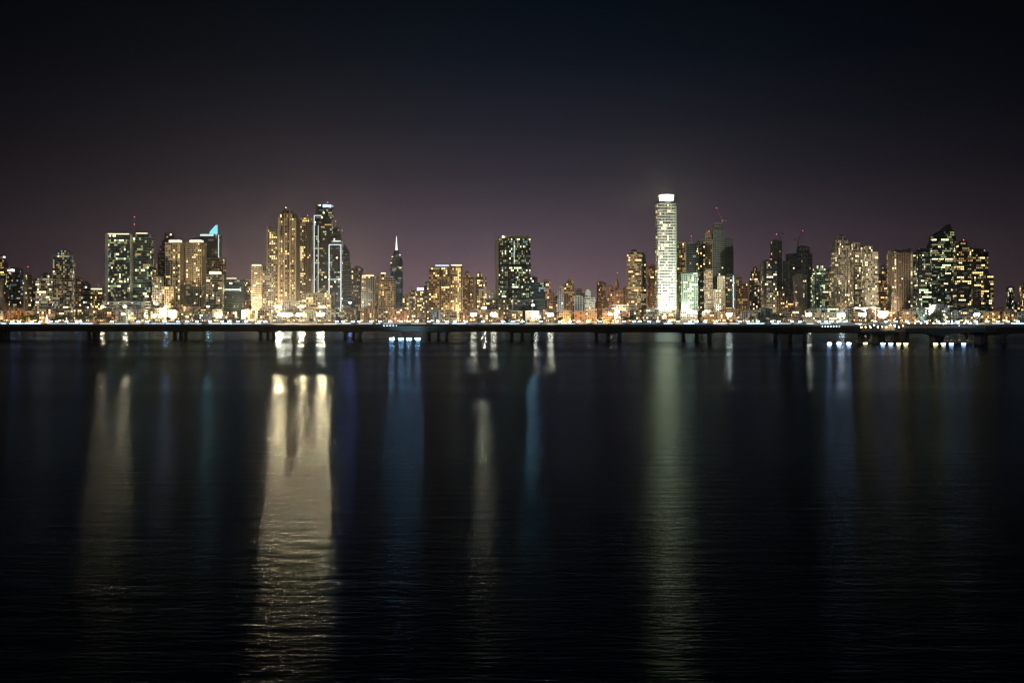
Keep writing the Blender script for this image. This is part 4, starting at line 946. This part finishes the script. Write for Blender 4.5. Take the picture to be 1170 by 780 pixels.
# ---------------------------------------------------------------- world: night sky with the city's skyglow
w = bpy.data.worlds.new('World'); sc.world = w; w.use_nodes = True; nt = w.node_tree; nt.nodes.clear()
ou = nt.nodes.new('ShaderNodeOutputWorld')
sk = nt.nodes.new('ShaderNodeTexSky'); sk.sky_type = 'NISHITA'; sk.sun_disc = False; sk.sun_elevation = math.radians(-8); sk.sun_rotation = math.radians(200)
b1 = nt.nodes.new('ShaderNodeBackground'); b1.inputs['Strength'].default_value = 0.05; nt.links.new(sk.outputs[0], b1.inputs['Color'])
tc = nt.nodes.new('ShaderNodeTexCoord'); sp = nt.nodes.new('ShaderNodeSeparateXYZ'); nt.links.new(tc.outputs['Generated'], sp.inputs[0])
ramp_ = nt.nodes.new('ShaderNodeValToRGB'); cr = ramp_.color_ramp; cr.interpolation = 'B_SPLINE' if 0 else 'EASE' if 0 else 'LINEAR'
mr = nt.nodes.new('ShaderNodeMapRange'); mr.inputs['From Min'].default_value = 0; mr.inputs['From Max'].default_value = 0.6; nt.links.new(sp.outputs['Z'], mr.inputs['Value']); nt.links.new(mr.outputs[0], ramp_.inputs[0])
stops = [(0.0, (.215, .135, .150)), (.025, (.178, .112, .132)), (.06, (.120, .078, .102)), (.10, (.064, .045, .066)), (.14, (.028, .0225, .038)), (.19, (.0105, .0115, .022)), (.25, (.0022, .0052, .0118)), (.32, (.0001, .0024, .0055)), (.6, (.0003, .001, .0016))]
while len(cr.elements) < len(stops): cr.elements.new(.5)
for e, (z, c) in zip(cr.elements, stops): e.position = z/.6; e.color = (*c, 1)
# azimuth: the glow is centred on the city and weaker to the right
def mth(op, a, b=None, c=None):
    n = nt.nodes.new('ShaderNodeMath'); n.operation = op
    for i, v in enumerate((a, b, c)):
        if v is None: continue
        if isinstance(v, (int, float)): n.inputs[i].default_value = v
        else: nt.links.new(v, n.inputs[i])
    return n.outputs[0]
xx = mth('SUBTRACT', sp.outputs['X'], -0.01); g = mth('POWER', 2.71828, mth('MULTIPLY', mth('MULTIPLY', xx, xx), -10.0))
fac = mth('MULTIPLY_ADD', g, .87, .13)
front = mth('MULTIPLY_ADD', mth('GREATER_THAN', sp.outputs['Y'], 0), .9, .1)
b2 = nt.nodes.new('ShaderNodeBackground'); nt.links.new(ramp_.outputs[0], b2.inputs['Color']); nt.links.new(mth('MULTIPLY', fac, front), b2.inputs['Strength'])
ad = nt.nodes.new('ShaderNodeAddShader'); nt.links.new(b1.outputs[0], ad.inputs[0]); nt.links.new(b2.outputs[0], ad.inputs[1]); nt.links.new(ad.outputs[0], ou.inputs['Surface'])
# added faint bluish fill for the viaduct front and dark towers
L = bpy.data.lights.new('added_blue_fill', 'SUN'); L.energy = 0.14; L.angle = math.radians(.5); L.color = (.45, .78, 1)
o = bpy.data.objects.new('added_blue_fill', L); COL.objects.link(o); o.rotation_euler = (math.radians(55), 0, math.radians(-25))

# ---- look-alikes get an ordinal from left to right
by = {}
for o in COL.objects:
    if o.parent is None and o.get('label'): by.setdefault(o['label'], []).append(o)
NUM = ['first', 'second', 'third', 'fourth', 'fifth', 'sixth', 'seventh', 'eighth', 'ninth', 'tenth', 'eleventh', 'twelfth', 'thirteenth', 'fourteenth']
for lbl, os_ in by.items():
    if len(os_) < 2: continue
    os_.sort(key=lambda o: o.location.x / o.location.y)
    for k, o in enumerate(os_): o['label'] = lbl + ', ' + NUM[k] + ' from left'
# ---------------------------------------------------------------- camera, render
cam = bpy.data.cameras.new('camera'); co = bpy.data.objects.new('camera', cam); COL.objects.link(co)
co.location = (0, 0, CAMZ); co.rotation_euler = (PI/2, 0, 0); cam.lens = 35; cam.sensor_width = 36; cam.shift_y = -(390-HY)/1170
cam.clip_start = .5; cam.clip_end = 60000; sc.camera = co
sc.view_settings.view_transform = 'Standard'; sc.view_settings.look = 'None'; sc.view_settings.exposure = 0; sc.view_settings.gamma = 1
cy = sc.cycles; cy.max_bounces = 4; cy.diffuse_bounces = 1; cy.glossy_bounces = 2; cy.volume_bounces = 0; cy.transmission_bounces = 1; cy.transparent_max_bounces = 4
cy.sample_clamp_indirect = 3.0; cy.sample_clamp_direct = 0; cy.caustics_reflective = False; cy.use_light_tree = True
cy.filter_width = 1.4; cy.use_denoising = True; cy.use_adaptive_sampling = False
